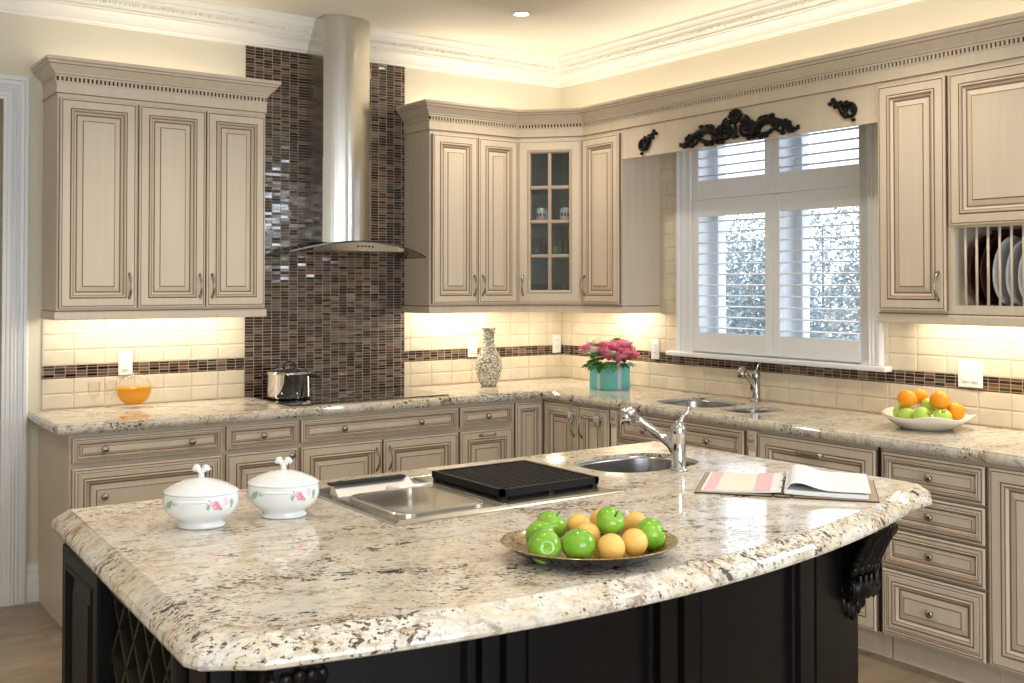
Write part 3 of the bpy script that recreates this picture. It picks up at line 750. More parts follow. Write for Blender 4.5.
# carcass shell (walls only) : back, right side, front curve; left side has panel + wine rack
relief=[(-3.636,.012),(-3.60,.012),(-3.598,.026),(-3.50,.026),(-3.498,.012),(-3.485,.018),(-3.475,.018),(-3.470,0),(-3.14,0),(-3.132,.014),(-3.122,.014),(-3.118,.006),(-3.108,.006),(-3.104,.024),(-3.070,.024),(-3.064,.008),(-3.052,.008),(-3.046,.024),(-3.006,.024),(-3.002,.010),(-2.990,.010),(-2.986,.016),(-2.972,.016),(-2.966,0),
 (-2.650,0),(-2.644,.014),(-2.634,.014),(-2.630,.006),(-2.620,.006),(-2.616,.024),(-2.560,.024),(-2.554,.008),(-2.540,.008),(-2.534,.024),(-2.480,.024),(-2.476,.008),(-2.466,.008),(-2.460,.015),(-2.448,.015),(-2.442,0),
 (-2.060,0),(-2.054,.014),(-2.040,.014),(-2.036,.008),(-2.026,.008),(-2.020,.022),(-1.940,.022),(-1.934,.006),(-1.922,.006),(-1.916,.018),(-1.640,.018),(-1.604,.018)]
def rel(x):
    for (a,b),(c,d) in zip(relief,relief[1:]):
        if a<=x<=c: return b+(d-b)*(x-a)/max(1e-6,c-a)
    return 0
xs=sorted(set([p[0] for p in relief]+[XLf+(XRt-XLf)*i/60 for i in range(61)]))
outer=[(x,by(x)-rel(x)) for x in xs]; inner=[(x,by(x)+.03) for x in xs]
mb=MB()
q=outer+inner[::-1]; nn_=len(outer)
vs=[(x,y,.10) for x,y in outer]+[(x,y,IZ) for x,y in outer]+[(x,y,.10) for x,y in inner]+[(x,y,IZ) for x,y in inner]
fs=[]
for i in range(nn_-1):
    fs+=[(i,i+1,nn_+i+1,nn_+i),(2*nn_+i+1,2*nn_+i,3*nn_+i,3*nn_+i+1),(nn_+i,nn_+i+1,3*nn_+i+1,3*nn_+i),(i+1,i,2*nn_+i,2*nn_+i+1)]
mb.add(vs,fs); mb.build('bowed_front',black_lac,isl)
yfl=by(XLf); yfr=by(XRt)
mb=MB().box(XLf,XRt,YB-.02,YB,.10,IZ).box(XRt-.02,XRt,YB-.02,yfr+.02,.10,IZ).box(XLf,XRt,YB-.02,yfr+.1,.10,.12)
# left side: corner post, rail, wine niche, post
mb.box(XLf,XLf+.02,YB-.02,-2.885,.10,IZ).box(XLf,XLf+.02,-2.885,yfl+.01,.79,IZ).box(XLf,XLf+.02,-2.885,yfl+.01,.10,.16)
mb.box(XLf+.36,XLf+.38,-2.885,yfl+.02,.12,IZ).box(XLf,XLf+.36,-2.885,-2.905,.12,IZ).box(XLf,XLf+.36,-3.395,-3.41,.12,IZ)
mb.box(XLf,XLf+.02,-3.47,yfl+.01,.16,.79)
mb.build('carcass',black_lac,isl)
MB().box(XLf+.05,XRt-.05,YB-.07,yfr+.12,0,.0995).build('plinth',black_lac,isl)
d=panel_front(.365,.70).build('side_panel',black_lac,isl); d.location=(XLf,-2.512,.135); d.rotation_euler=(0,0,-pi/2)
post_m=mat('bronze_edge',(.022,.018,.012),.45,spec=.3)
MB().rbox(XLf-.010,XLf+.02,-3.412,-3.386,.16,.80,.004).build('rack_post',post_m,isl)
# wine rack lattice
mb=MB()
def strip(y0,z0,y1,z1):
    L=math.hypot(y1-y0,z1-z0); ey,ez=(y1-y0)/L,(z1-z0)/L; ny,nz=-ez,ey; h=.005
    qd=[(y0-ny*h,z0-nz*h),(y1-ny*h,z1-nz*h),(y1+ny*h,z1+nz*h),(y0+ny*h,z0+nz*h)]
    mb.loft([[(XLf+.004,a,b) for a,b in qd],[(XLf+.30,a,b) for a,b in qd]],True,True)
ya,yb=-2.906,-3.386; za,zb=.165,.788; st=.16
k=-8
for k in range(-8,12):
    for sg in (1,-1):
        # line z = za + sg*1.6*(y-ya) + k*st
        seg=[]
        N=80
        for i in range(N+1):
            y=ya+(yb-ya)*i/N; z=za+sg*1.35*(ya-y)+k*st
            if za<=z<=zb: seg.append((y,z))
        if len(seg)>2: strip(*seg[0],*seg[-1])
mb.build('bottle_rack',post_m,isl)
def corbel(x,y,name,w=.115,hh=.30,pr_=.125):
    """carved bracket, hangs from z=IZ, projects toward -y"""
    mb=MB()
    side=[(0,0),(-pr_,0),(-pr_*1.0,-.028),(-pr_*.92,-.055),(-pr_*.80,-.075),(-pr_*.72,-.10),(-pr_*.55,-.115),(-pr_*.42,-.135),(-pr_*.34,-.155),(-pr_*.42,-.185),(-pr_*.50,-.215),(-pr_*.46,-.240),(-pr_*.30,-.258),(-pr_*.12,-.27),(0,-hh)]
    for a,b,sc2 in ((0,w,1.),):
        mb.loft([[(x+a+.012,y+p,IZ-.001+q) for p,q in side],[(x+b-.012,y+p,IZ-.001+q) for p,q in side]],True,True)
    # volutes as rolls across the width
    M=Matrix.Rotation(pi/2,4,'Y')
    mb.lathe([(.001,-.004),(.020,0),(.034,.008),(.036,w-.008),(.020,w),(.001,w+.004)],20,c=(x,y-pr_*.30,IZ-.220),M=M)
    mb.lathe([(.001,.0),(.030,.006),(.030,w-.006),(.001,w)],20,c=(x,y-pr_*.80,IZ-.04),M=M)
    for s_ in (0,w):
        n=24; mb.tube([(x+s_,y-pr_*.30+(.030-.022*i/n)*cos(4*pi*i/n),IZ-.220+(.030-.022*i/n)*sin(4*pi*i/n)) for i in range(n+1)],.005,6)
    # acanthus leaves stepping up the front
    for i in range(9):
        q=i/8; yy=y-pr_*(.42+.50*q); zz=IZ-.160+.125*q**.8
        for j in range(5):
            u=(j-2)/2; mb.ell((x+w/2+u*w*.42,yy-.010*(1-u*u),zz-.008*abs(u)),(.016,.014,.022),8,5,M=Matrix.Rotation(.5,4,'X'))
    for j in range(4):
        mb.tube([(x+.020+j*.025,y-pr_*.50,IZ-.18),(x+.020+j*.025,y-pr_*.53,IZ-.215),(x+.020+j*.025,y-pr_*.42,IZ-.25)],.008,8)
    for i in range(5):
        u=(i-2)/2; mb.ell((x+w/2+u*w*.38,y-.012,IZ-.27-.030*(1-abs(u))),(.013,.012,.028),8,5)
    return mb.build(name,black_carv,isl)
corbel(-1.738,by(-1.68)-.0185,'carved_bracket')
corbel(-3.592,by(-3.55)-.0265,'carved_bracket')
# ------------------------------------------------------------------ island cooktop
ck=thing('grill_cooktop','steel downdraft cooktop in the island with lidded griddle and black grill','cooktop',(-3.012,-3.168,TOP),0)
CWd,CDp=.768,.556
mb=MB()
def rect(i,z): return [(i,i,z),(CWd-i,i,z),(CWd-i,CDp-i,z),(i,CDp-i,z)]
mb.loft([rect(0,.0003),rect(0,.003),rect(.004,.006),rect(.022,.009),rect(.026,.0075)],True,True)
mb.build('tray',steel,ck)
def rr(x0,x1,y0,y1,r,z,k=6):
    out=[]
    for cx,cy,a0 in ((x1-r,y0+r,-pi/2),(x1-r,y1-r,0),(x0+r,y1-r,pi/2),(x0+r,y0+r,pi)):
        for i in range(k+1):
            a=a0+pi/2*i/k; out.append((cx+r*cos(a),cy+r*sin(a),z))
    return out
lx0,lx1,ly0,ly1=.040,.330,.055,.375
mb=MB(); mb.loft([rr(lx0,lx1,ly0,ly1,.05,.0078),rr(lx0,lx1,ly0,ly1,.05,.0125),rr(lx0+.004,lx1-.004,ly0+.004,ly1-.004,.046,.0145),rr(lx0+.014,lx1-.014,ly0+.014,ly1-.014,.04,.0125),rr(lx0+.022,lx1-.022,ly0+.022,ly1-.022,.036,.0135)],True,True)
lid=mb.build('griddle_lid',steel,ck)
MB().lathe([(.007,.0135),(.006,.043)],12,c=(.175,.235,0)).tube([(.108,.245,.047),(.242,.225,.047)],[.0065,.0065],10).build('lid_handle',alum,lid)
mb=MB(); mb.loft([[(.030,.385,.0078),(.030,.440,.0078),(.030,.432,.036),(.030,.418,.036)],[(.285,.385,.0078),(.285,.440,.0078),(.275,.432,.036),(.275,.418,.036)]],True,True)
mb.build('vent_hump',alum,ck)
MB().rbox(.018,.262,.405,.436,.0365,.043,.002).build('vent_grip',black_plas,ck)
MB().rbox(.350,.362,.03,.52,.0078,.011,.001).build('divider',steel,ck)
mb=MB(); gx0,gx1,gy0,gy1=.384,.738,.086,.462; gz=.036
for a,b,c,d in ((gx0,gx0+.014,gy0,gy1),(gx1-.014,gx1,gy0,gy1),(gx0,gx1,gy0,gy0+.014),(gx0,gx1,gy1-.014,gy1)): mb.box(a,b,c,d,.016,gz)
for i in range(20):
    y=gy0+.014+(gy1-gy0-.028)*(i+.5)/20; mb.box(gx0+.013,gx1-.013,y-.0038,y+.0038,.022,gz-.002)
for i in range(20):
    x=gx0+.014+(gx1-gx0-.028)*(i+.5)/20; mb.box(x-.0018,x+.0018,gy0+.013,gy1-.013,.022,gz-.003)
for x in (gx0+.012,(gx0+gx1)/2,gx1-.012):
    for y in (gy0+.012,gy1-.012): mb.box(x-.009,x+.009,y-.009,y+.009,.0078,.017)
mb.box(gx0+.02,gx1-.02,gy0+.02,gy1-.02,.0078,.012)
mb.build('grill_grate',black_iron,ck)

# ------------------------------------------------------------------ faucets
def faucet(name,label,loc,dx,dy,chrome,tip_z=.215,lever=(.02,-.06)):
    r=thing(name,label,'faucet',loc); L=math.hypot(dx,dy); ux,uy=dx/L,dy/L
    MB().lathe([(.030,0),(.030,.006),(.025,.010),(.0235,.012),(.0235,.115),(.0245,.118),(.0245,.138),(.0225,.146),(.013,.153),(.001,.155)],28).build('body',chrome,r)
    pts=[(ux*.004,uy*.004,.045),(ux*.016,uy*.016,.070)]+[(dx*t_,dy*t_,.070+(tip_z-.070)*t_) for t_ in (.16,.35,.6,.75,.9)]
    MB().tube(pts,[.014,.018,.0170,.0140,.0132,.0130,.0132],14).build('spout',chrome,r)
    a=Vector((dx*.88,dy*.88,tip_z*.975)); b=Vector((dx*1.02,dy*1.02,tip_z+.002))
    mb=MB().tube([a,b,b+Vector((ux*.012,uy*.012,-.004))],[.0165,.0195,.018],14)
    c=b+Vector((ux*.002,uy*.002,0)); mb.tube([c+Vector((0,0,.008)),c+Vector((ux*.004,uy*.004,-.020)),c+Vector((ux*.006,uy*.006,-.045))],[.0195,.0205,.019],14)
    mb.build('spray_head',chrome,r)
    q=MB().tube([(0,0,.150),(lever[0]*.3,lever[1]*.3,.168),(lever[0],lever[1],.205)],[.010,.006,.0055],10); q.ell((0,0,.152),(.014,.014,.009),14,8)
    q.build('lever',chrome,r)
    return r
faucet('faucet','tall chrome pull-out faucet standing on the island beside its sink',(-1.860,-2.995,TOP),-.056,.185,chrome,tip_z=.178,lever=(.040,-.012))
faucet('faucet','grey chrome faucet at the wall below the window',(-.072,-1.735,TOP),-.085,.012,satin,tip_z=.165,lever=(.02,-.01))

# ------------------------------------------------------------------ wall cooktop, pot, hood
o=thing('glass_cooktop','flat black glass cooktop set in the worktop below the hood','cooktop',(-2.165,-.560,TOP),0)
MB().rbox(0,.940,0,.525,.0003,.006,.0025).build('glass_top',cook_glass,o)
ring=mat('burner_marking',(.16,.16,.16),.3)
for x,y,rad in ((.20,.15,.09),(.20,.38,.07),(.70,.15,.08),(.70,.38,.10)):
    n=40; a=[(x+rad*cos(2*pi*i/n),y+rad*sin(2*pi*i/n),.0062) for i in range(n)]; b=[(x+(rad-.003)*cos(2*pi*i/n),y+(rad-.003)*sin(2*pi*i/n),.0062) for i in range(n)]
    MB().loft([a,b],True,False).build('burner_ring',ring,o)
pot=thing('stock_pot','polished steel stock pot with lid on the glass cooktop','pot',(-2.022,-.232,TOP+.0062))
MB().lathe([(.100,0),(.112,.004),(.118,.015),(.120,.130),(.124,.133),(.124,.137),(.119,.138),(.117,.130),(.115,.012),(.001,.010)],40).build('body',chrome,pot)
lidp=MB().lathe([(.122,.139),(.120,.143),(.090,.153),(.050,.160),(.001,.163)],40).build('lid',chrome,pot)
MB().tube([(-.035,0,.160),(-.030,0,.182),(-.012,0,.192),(.012,0,.192),(.030,0,.182),(.035,0,.160)],.006,8).build('lid_handle',black_plas,lidp)
for s in (-1,1):
    MB().tube([(s*.088*.8-s*.0,-s*0-.035*1,.105),(0,0,0)],.001,3)
    a=-.6
    ca,sa=cos(a),sin(a)
    P=lambda u,v,z:(s*u*ca-v*sa, s*u*sa+v*ca, z)
    MB().tube([P(.116,-.038,.118),P(.146,-.034,.121),P(.156,0,.122),P(.146,.034,.121),P(.116,.038,.118)],.007,8).build('handle',black_plas,pot)

hd=thing('range_hood','tall stainless chimney range hood with curved glass canopy','range hood',(-1.690,0,0))
# chimney: bowed front
def chim(hw,dep,bow,z0,z1):
    pl=[(-hw,-.013),(-hw,-dep)]
    for i in range(1,16):
        t_=i/16; pl.append((-hw+2*hw*t_,-dep-bow*sin(pi*t_)))
    pl+=[(hw,-dep),(hw,-.013)]
    return pl
mb=MB(); pl=chim(.146,.240,.055,0,0); n=len(pl)
def chim_build(mb,pl,z0,z1):
    vs=[(x,y,z0) for x,y in pl]+[(x,y,z1) for x,y in pl]; n=len(pl)
    mb.add(vs,[(i,i+1,n+i+1,n+i) for i in range(n-1)],0,False)
    mb.add(vs,[tuple(range(n)),tuple(range(2*n-1,n-1,-1))])
chim_build(mb,pl,1.755,2.215)
mb.build('lower_chimney',steel,hd)
mb=MB(); chim_build(mb,chim(.141,.235,.053,0,0),2.215,2.998); mb.build('upper_chimney',steel,hd)
# canopy: curved glass
def zc(x): return 1.752-.078*abs(x/.45)**1.9
nx=30
def yf(x): return -.335-.120*cos(pi/2*min(1,abs(x)/.45))**.8
top=[];bot=[];mb=MB()
xsg=[-.45+.9*i/nx for i in range(nx+1)]
vs=[]
for x in xsg: vs+=[(x,-.013,zc(x)+.008),(x,yf(x),zc(x)+.008-.0),(x,yf(x),zc(x)),(x,-.013,zc(x))]
fs=[];ms=[]
for i in range(nx):
    a=4*i;b=4*(i+1)
    mb.add([vs[a],vs[a+1],vs[b+1],vs[b]],[(0,1,2,3)],0); mb.add([vs[a+2],vs[a+3],vs[b+3],vs[b+2]],[(0,1,2,3)],0)
    mb.add([vs[a+1],vs[a+2],vs[b+2],vs[b+1]],[(0,1,2,3)],1)
mb.add(vs[:4],[(0,1,2,3)],1); mb.add(vs[-4:],[(0,1,2,3)],1)
mb.build('glass_canopy',[hood_glass,edge_glass],hd)
# stainless body under the glass
mb=MB(); bw=.270; ring0=[];
up=[];lo=[]
for i in range(21):
    x=-bw+2*bw*i/20; up.append((x,zc(x)-.001))
zb_=1.704
def body_ring(y,k=1.):
    return [(x*k,y,z) for x,z in up]+[(bw*k,y,zb_),(-bw*k,y,zb_)]
def yb(x): return yf(x)+.015
R0=[(x,-.013,z) for x,z in up]+[(bw,-.013,zb_),(-bw,-.013,zb_)]
R1=[(x,yb(x),z) for x,z in up]+[(bw,yb(bw)+.0,zb_),(-bw,yb(bw)+.0,zb_)]
R1l=[(x,yb(x)+.01,zb_) for x,z in up]
mb.loft([[(x,-.013,z) for x,z in up],[(x,yb(x),z) for x,z in up],R1l,[(x,-.013,zb_) for x,z in up]],False,False)
mb.add([(-bw,-.013,zc(bw)-.001),(-bw,yb(bw),zc(bw)-.001),(-bw,yb(bw)+.01,zb_),(-bw,-.013,zb_)],[(0,1,2,3)])
mb.add([(bw,-.013,zc(bw)-.001),(bw,yb(bw),zc(bw)-.001),(bw,yb(bw)+.01,zb_),(bw,-.013,zb_)],[(0,1,2,3)])
bd=mb.build('hood_body',steel,hd)
for i in range(5):
    x=-.03+i*.022
    MB().lathe([(.005,0),(.005,.003),(.001,.004)],10,c=(x,yb(x)+.003,1.728),M=Matrix.Rotation(pi/2,4,'X')).build('button',black_plas,bd)

# ------------------------------------------------------------------ window, shutters
wf=MB()
def wcasing(mb,yo,sgn,z0,z1,xf=-.006):
    pr=[(0,0),(0,.020),(.008,.026),(.020,.026),(.024,.018),(.034,.018),(.038,.024),(.046,.018),(.054,.024),(.062,.018),(.092,.018),(.098,.010),(.104,.010),(.104,0)]
    mb.loft([[(xf-b,yo-sgn*a*1.25,z0) for a,b in pr],[(xf-b,yo-sgn*a*1.25,z1) for a,b in pr]],True,True)
wcasing(wf,-1.097,1,1.142,2.46); wcasing(wf,-2.468,-1,1.142,2.46)
wf.box(-.028,-.006,-2.468,-1.097,2.33,2.46)
win=struct(wf.build('window_1',white_trim))
# jambs, mullion, sash frames set deep in the wall
mb=MB().box(-.010,.235,W0-.001,W0-.014,WZ0,WZ1).box(-.010,.235,W1+.001,W1+.014,WZ0,WZ1).box(-.010,.235,W1,W0,WZ1-.014,WZ1-.001)
ym=(W0+W1)/2
mb.box(.030,.235,ym-.022,ym+.022,WZ0,WZ1).box(.03,.235,W1,W0,2.00,2.045)
for a,b in ((W1+.014,ym-.022),(ym+.022,W0-.014)):
    for c,d in ((WZ0,2.0),(2.045,WZ1-.014)):
        mb.box(.135,.185,a,a+.045,c,d).box(.135,.185,b-.045,b,c,d).box(.135,.185,a,b,c,c+.045).box(.135,.185,a,b,d-.045,d)
        mb.box(.120,.135,a+.04,a+.052,c,d).box(.120,.135,b-.052,b-.04,c,d)
struct(mb.build('window_frame',white_trim,win))
struct(MB().box(.158,.162,W1+.02,W0-.02,WZ0+.02,WZ1-.02).build('window_pane',thin_glass,win))
mb=MB().rbox(-.058,-.001,-2.510,-1.040,1.116,1.141,.005).box(-.001,.235,W1,W0,1.116+.028,1.148)
struct(mb.build('window_sill',white_trim,win))
def shutter(label,y0,y1,z0,z1,sl,sr,rb,rt,n,tilt=.02):
    # y0 > y1 ; local: origin at y0 (left), x runs to -y
    r=thing('plantation_shutter',label,'shutter',(-.020,y0,z0),-pi/2,'white window shutters')
    w=y0-y1; h=z1-z0
    MB().rbox(0,sl,-.004,.024,0,h,.003).rbox(w-sr,w,-.004,.024,0,h,.003).rbox(sl,w-sr,-.003,.022,0,rb,.002).rbox(sl,w-sr,-.003,.022,h-rt,h,.002).build('frame',white_trim,r)
    mb=MB(); a=rb; b=h-rt
    for k in range(n):
        zc_=a+(b-a)*(k+.5)/n; hw=.029; ct,st=cos(tilt),sin(tilt)
        sec=[]
        for j in range(12):
            t_=2*pi*j/12; u=hw*cos(t_); v=.0045*sin(t_); sec.append((u*ct-v*st,u*st+v*ct))
        mb.loft([[(sl+.001,.010+u,zc_+v) for u,v in sec],[(w-sr-.001,.010+u,zc_+v) for u,v in sec]],True,True)
    mb.build('louvers',white_trim,r)
    return r
ymid=-1.806
shutter('lower left plantation shutter with open louvers',-1.232,ymid+.001,1.150,1.995,.045,.048,.106,.092,11)
shutter('lower right plantation shutter with open louvers',ymid-.001,-2.392,1.150,1.995,.050,.045,.106,.092,11)
shutter('upper left small shutter just under the valance',-1.232,ymid+.001,2.000,2.405,.045,.048,.106,.05,5)
shutter('upper right small shutter just under the valance',ymid-.001,-2.392,2.000,2.405,.050,.045,.106,.05,5)

# outdoors
def shrub(loc,rx,ry,rz_,label,col,n=14000):
    r=thing('shrub',label,'shrub',loc)
    mb=MB(); rnd=random.Random(int(loc[1]*100)+5)
    for i in range(n):
        a=rnd.uniform(0,2*pi); u=rnd.uniform(-1,1); q=(rnd.random()**.4)
        s_=math.sqrt(1-u*u); p=Vector((rx*q*s_*cos(a),ry*q*s_*sin(a),rz_*(1+u*q)))
        e=Vector((rnd.uniform(-1,1),rnd.uniform(-1,1),rnd.uniform(-1,1))).normalized(); f=e.cross(Vector((0.3,.5,.8))).normalized(); L=rnd.uniform(.04,.075)
        g=e.cross(f)*.008
        mb.add([p-e*L*.5,p+f*L*.3+g,p+e*L*.5,p-f*L*.3+g],[(0,1,2,3)],rnd.choice((0,0,1,2)))
    mb.build('foliage',col,r)
    mb=MB()
    for k in range(14):
        a=k*2.4; mb.tube([(0,0,0),(rx*.3*cos(a),ry*.3*sin(a),rz_*.8),(rx*.8*cos(a),ry*.8*sin(a),rz_*1.7)],[.03,.02,.006],6)
    mb.build('branches',mat('grey_bark',(.22,.19,.17),.8),r)
lf=[mat('grey_green_leaf',(.30,.37,.38),.6),mat('pale_frosted_leaf',(.50,.56,.62),.6),mat('brown_twig',(.34,.35,.38),.7)]
shrub((3.0,1.45,-.4),1.1,1.15,1.22,'frosted grey-green shrub outside, behind the left window pane',lf)
shrub((3.1,-.95,-.4),1.1,1.15,1.22,'frosted grey-green shrub outside, behind the right window pane',lf)
shrub((6.0,2.6,-.4),1.8,2.4,1.5,'taller bare grey shrub far outside the window',lf,16000)
gm=mat('frosty_lawn',(.50,.53,.52),.9)
struct(MB().box(.30,14,-9,9,-.50,-.40).build('ground',gm))

# ------------------------------------------------------------------ wall plates
def plate_(name,label,loc,rz,w,h,kind):
    r=thing(name,label,'switch' if 'switch' in name else 'outlet',loc,rz)
    MB().rbox(-w/2,w/2,-.006,0,-h/2,h/2,.003).build('cover_plate',white_plas,r)
    if kind=='o':
        for s in (-1,1):
            f=MB().rbox(-.016,.016,-.009,-.0062,s*.022-.014,s*.022+.014,.004).build('socket',white_plas,r)
            MB().box(-.007,-.005,-.0097,-.0092,s*.022-.004,s*.022+.006).box(.005,.007,-.0097,-.0092,s*.022-.004,s*.022+.006).build('slots',dark_void,f)
    else:
        k=kind
        for i in range(k):
            x=(i-(k-1)/2)*.046; MB().rbox(x-.016,x+.016,-.011,-.0062,-.033,.033,.003).build('rocker',white_plas,r)
plate_('light_switch','white switch plate behind the decanter on the back wall',(-2.812,-.0105,1.125),0,.070,.118,1)
plate_('light_switch','white switch plate beside the mosaic vase',(-.713,-.0105,1.133),0,.070,.118,1)
plate_('wall_outlet','white outlet next to the inside corner, left of the flowers',(-.052,-.0105,1.135),0,.070,.118,'o')
plate_('wall_outlet','white outlet between the flowers and the window',(-.0105,-.912,1.143),-pi/2,.070,.118,'o')
plate_('double_switch','wide white double switch plate behind the fruit bowl, right of the window',(-.0105,-2.905,1.133),-pi/2,.116,.118,2)

# ------------------------------------------------------------------ things on the wall worktop
dec=thing('decanter','round glass decanter of amber liquid with a ball stopper','decanter',(-2.806,-.150,TOP),0)
cz_=.090
prof=[(.040,.0005),(.046,.004)]
for i in range(15):
    a=-pi/2+.50+(pi-.50-.24)*i/14; prof.append((.084*cos(a),cz_+.084*sin(a)))
prof+=[(.016,cz_+.088),(.015,.215),(.020,.220),(.020,.226),(.001,.226)]
MB().lathe(prof,32,sy=.62).build('flask',ware,dec)
prof=[]
for i in range(10):
    a=-pi/2+.45+(pi/2-.45+.20)*i/9; prof.append((.0805*cos(a),cz_+.0805*sin(a)))
MB().lathe([(.001,prof[0][1])]+prof+[(.001,prof[-1][1])],32,sy=.62).build('liquid',amber,dec)
MB().lathe([(.010,.2262),(.010,.238),(.020,.246),(.026,.262),(.020,.280),(.001,.290)],14).build('stopper',ware,dec)
def stem(loc,label):
    r=thing('wine_glass',label,'wine glass',loc,0,'small stemmed glasses on the left worktop')
    MB().lathe([(.030,.0005),(.030,.003),(.006,.006),(.0035,.02),(.0035,.060),(.006,.068),(.020,.085),(.027,.110),(.027,.150),(.0262,.150),(.0255,.111),(.018,.088),(.002,.072)],24).build('bowl',ware,r); return r
g=stem((-3.035,-.300,TOP),'left of the two small stemmed glasses, nearest the worktop end')
g2=dup(g,(-2.950,-.272,TOP),0,'right of the two small stemmed glasses, next to the decanter')
vs_=thing('vase','slender-necked vase covered in cream and grey mosaic chips','vase',(-.745,-.239,TOP))
MB().lathe([(.001,.0005),(.040,.0005),(.046,.004),(.052,.015),(.066,.045),(.077,.080),(.081,.110),(.078,.145),(.066,.185),(.050,.215),(.039,.240),(.035,.270),(.034,.300),(.037,.330),(.042,.345),(.043,.349),(.039,.349),(.034,.330),(.030,.270),(.001,.262)],40).build('body',vase_m,vs_)

# flower box
teal=mat('teal_paper',(.16,.56,.56),.35); ribbon=mat('white_ribbon',(.62,.66,.72),.3)
fb=thing('flower_box','turquoise cube box tied with white ribbon holding flowers','box',(-.342,-.868,TOP))
MB().rbox(0,.170,0,.170,.0003,.150,.003).build('box_body',teal,fb)
MB().box(.072,.098,-.0015,.0005,.001,.1505).box(-.0015,.0005,.072,.098,.001,.1505).box(.072,.098,-.001,.171,.1502,.1515).box(-.001,.171,.072,.098,.1502,.1515).build('ribbon',ribbon,fb)
bq=thing('bouquet','pink and white roses with green leaves in the turquoise box','flowers',(-.257,-.783,TOP+.162))
pink=mat('pink_petal',(.78,.10,.22),.5); pinkl=mat('light_pink_petal',(.85,.38,.50),.5); wht=mat('cream_petal',(.84,.80,.62),.5); grn=mat('leaf_green',(.055,.17,.04),.5)
def rose(c,R,mats,name):
    R*=1.08; mb=MB(); rnd=random.Random(int(c[0]*1e4)+int(c[1]*1e3))
    for ring_,(k,rr_,tilt,sz) in enumerate(((4,.14,1.35,.55),(6,.34,1.1,.75),(8,.58,.80,.85),(9,.80,.35,.85),(8,.80,-.25,.8))):
        for i in range(k):
            a=2*pi*i/k+ring_*.7+rnd.uniform(-.2,.2)
            M=Matrix.Rotation(a,4,'Z')@Matrix.Translation((R*rr_,0,R*.35*(1-rr_)))@Matrix.Rotation(-tilt+rnd.uniform(-.15,.15),4,'Y')
            G=[];nu=5
            for u in range(nu):
                for v in range(nu):
                    x=(u/(nu-1)-.35)*R*sz*1.3; y=(v/(nu-1)-.5)*R*sz*1.7*(1-.45*abs(u/(nu-1)-.5))
                    z=R*sz*(-.35*((v/(nu-1)-.5)*2)**2*-1 + .28*(u/(nu-1))**2)
                    p=M@Vector((x,y,z)); G.append((c[0]+p.x,c[1]+p.y,c[2]+p.z))
            mb.add(G,[(u*nu+v,u*nu+v+1,(u+1)*nu+v+1,(u+1)*nu+v) for u in range(nu-1) for v in range(nu-1)],rnd.choice((0,1,1)) if len(mats)>1 else 0,True)
    mb.ell(c,(R*.45,R*.45,R*.5),10,6)
    return mb.build(name,mats,bq)
import itertools
for (x,y,z,R,kind) in ((-.095,.02,.045,.040,'w'),(-.110,.06,.060,.034,'p'),(-.04,.07,.085,.038,'w'),(-.05,-.055,.028,.040,'p'),(-.020,-.02,.065,.043,'p'),(.0,-.075,.012,.036,'p'),(.02,.05,.082,.040,'w'),(.045,-.065,.035,.042,'p'),(.075,-.02,.075,.044,'p'),(.10,-.07,.020,.036,'p'),(.115,-.03,.050,.034,'p'),(.06,.05,.085,.034,'w'),(-.075,-.04,.055,.030,'p')):
    rose((x,y,z),R,[pink,pinkl] if kind=='p' else [wht],'pink_rose' if kind=='p' else 'cream_rose')
rnd=random.Random(3)
for k in range(60):
    a=rnd.uniform(0,2*pi); q=rnd.uniform(.07,.125); c=Vector((q*cos(a),q*sin(a),rnd.uniform(-.030,.02)))
    if k<26: a=rnd.uniform(pi*.85,pi*1.35); q=rnd.uniform(.09,.14); c=Vector((q*cos(a),q*sin(a),rnd.uniform(-.045,.06)))
    if k in (20,21): c=Vector((.06,.0,.125))
    d_=Vector((cos(a),sin(a),rnd.uniform(-.9,.3))).normalized(); sd=d_.cross(Vector((0,0,1))).normalized(); L=rnd.uniform(.05,.075); up_=sd.cross(d_)
    if c.z<-.0: c=Vector((c.x*1.15,c.y*1.15,max(c.z,-.03)))
    P=[c-d_*L*.5,c-d_*L*.1+sd*L*.34+up_*.006,c+d_*L*.3+sd*L*.24+up_*.004,c+d_*L*.6-up_*.008,c+d_*L*.3-sd*L*.24+up_*.004,c-d_*L*.1-sd*L*.34+up_*.006]
    mb=MB().add([tuple(p) for p in P]+[tuple(p-up_*.0015) for p in P],[(0,1,2,3,4,5),(11,10,9,8,7,6)]+[(i,(i+1)%6,6+(i+1)%6,6+i) for i in range(6)])
    mb.build('leaf',grn,bq)

# ------------------------------------------------------------------ fruit
apple_g=mat('green_apple_skin',(.20,.46,.03),.22,coat=.3)
t=NT(apple_g); t.col(t.ramp(t.noise(t.pos(),26,4,.6),[(.35,(.14,.38,.02)),(.7,(.30,.55,.06))]))
apple_y=mat('pale_green_apple_skin',(.42,.60,.10),.25,coat=.3)
orange_m=mat('orange_peel',(.90,.33,.01),.38); t=NT(orange_m); t.bump(t.noise(t.pos(),450,2),.4,.0015)
lemon_m=mat('golden_citrus_peel',(.88,.54,.15),.36); t=NT(lemon_m); t.bump(t.noise(t.pos(),400,2),.35,.0015)
stem_m=mat('brown_stem',(.10,.06,.03),.7)
def apple_mesh(R):
    prof=[]
    for i in range(21):
        th=pi*i/20; r_=R*(1.02*sin(th)**.92 if 0<i<20 else 0.001)
        z=-R*.93*cos(th)
        dip=.30*R*math.exp(-((r_/R)/.26)**2); z+= (dip*.7 if th<pi/2 else -dip)
        prof.append((max(r_*(1+.04*cos(th)*-1),.001),z))
    return prof
APP={}
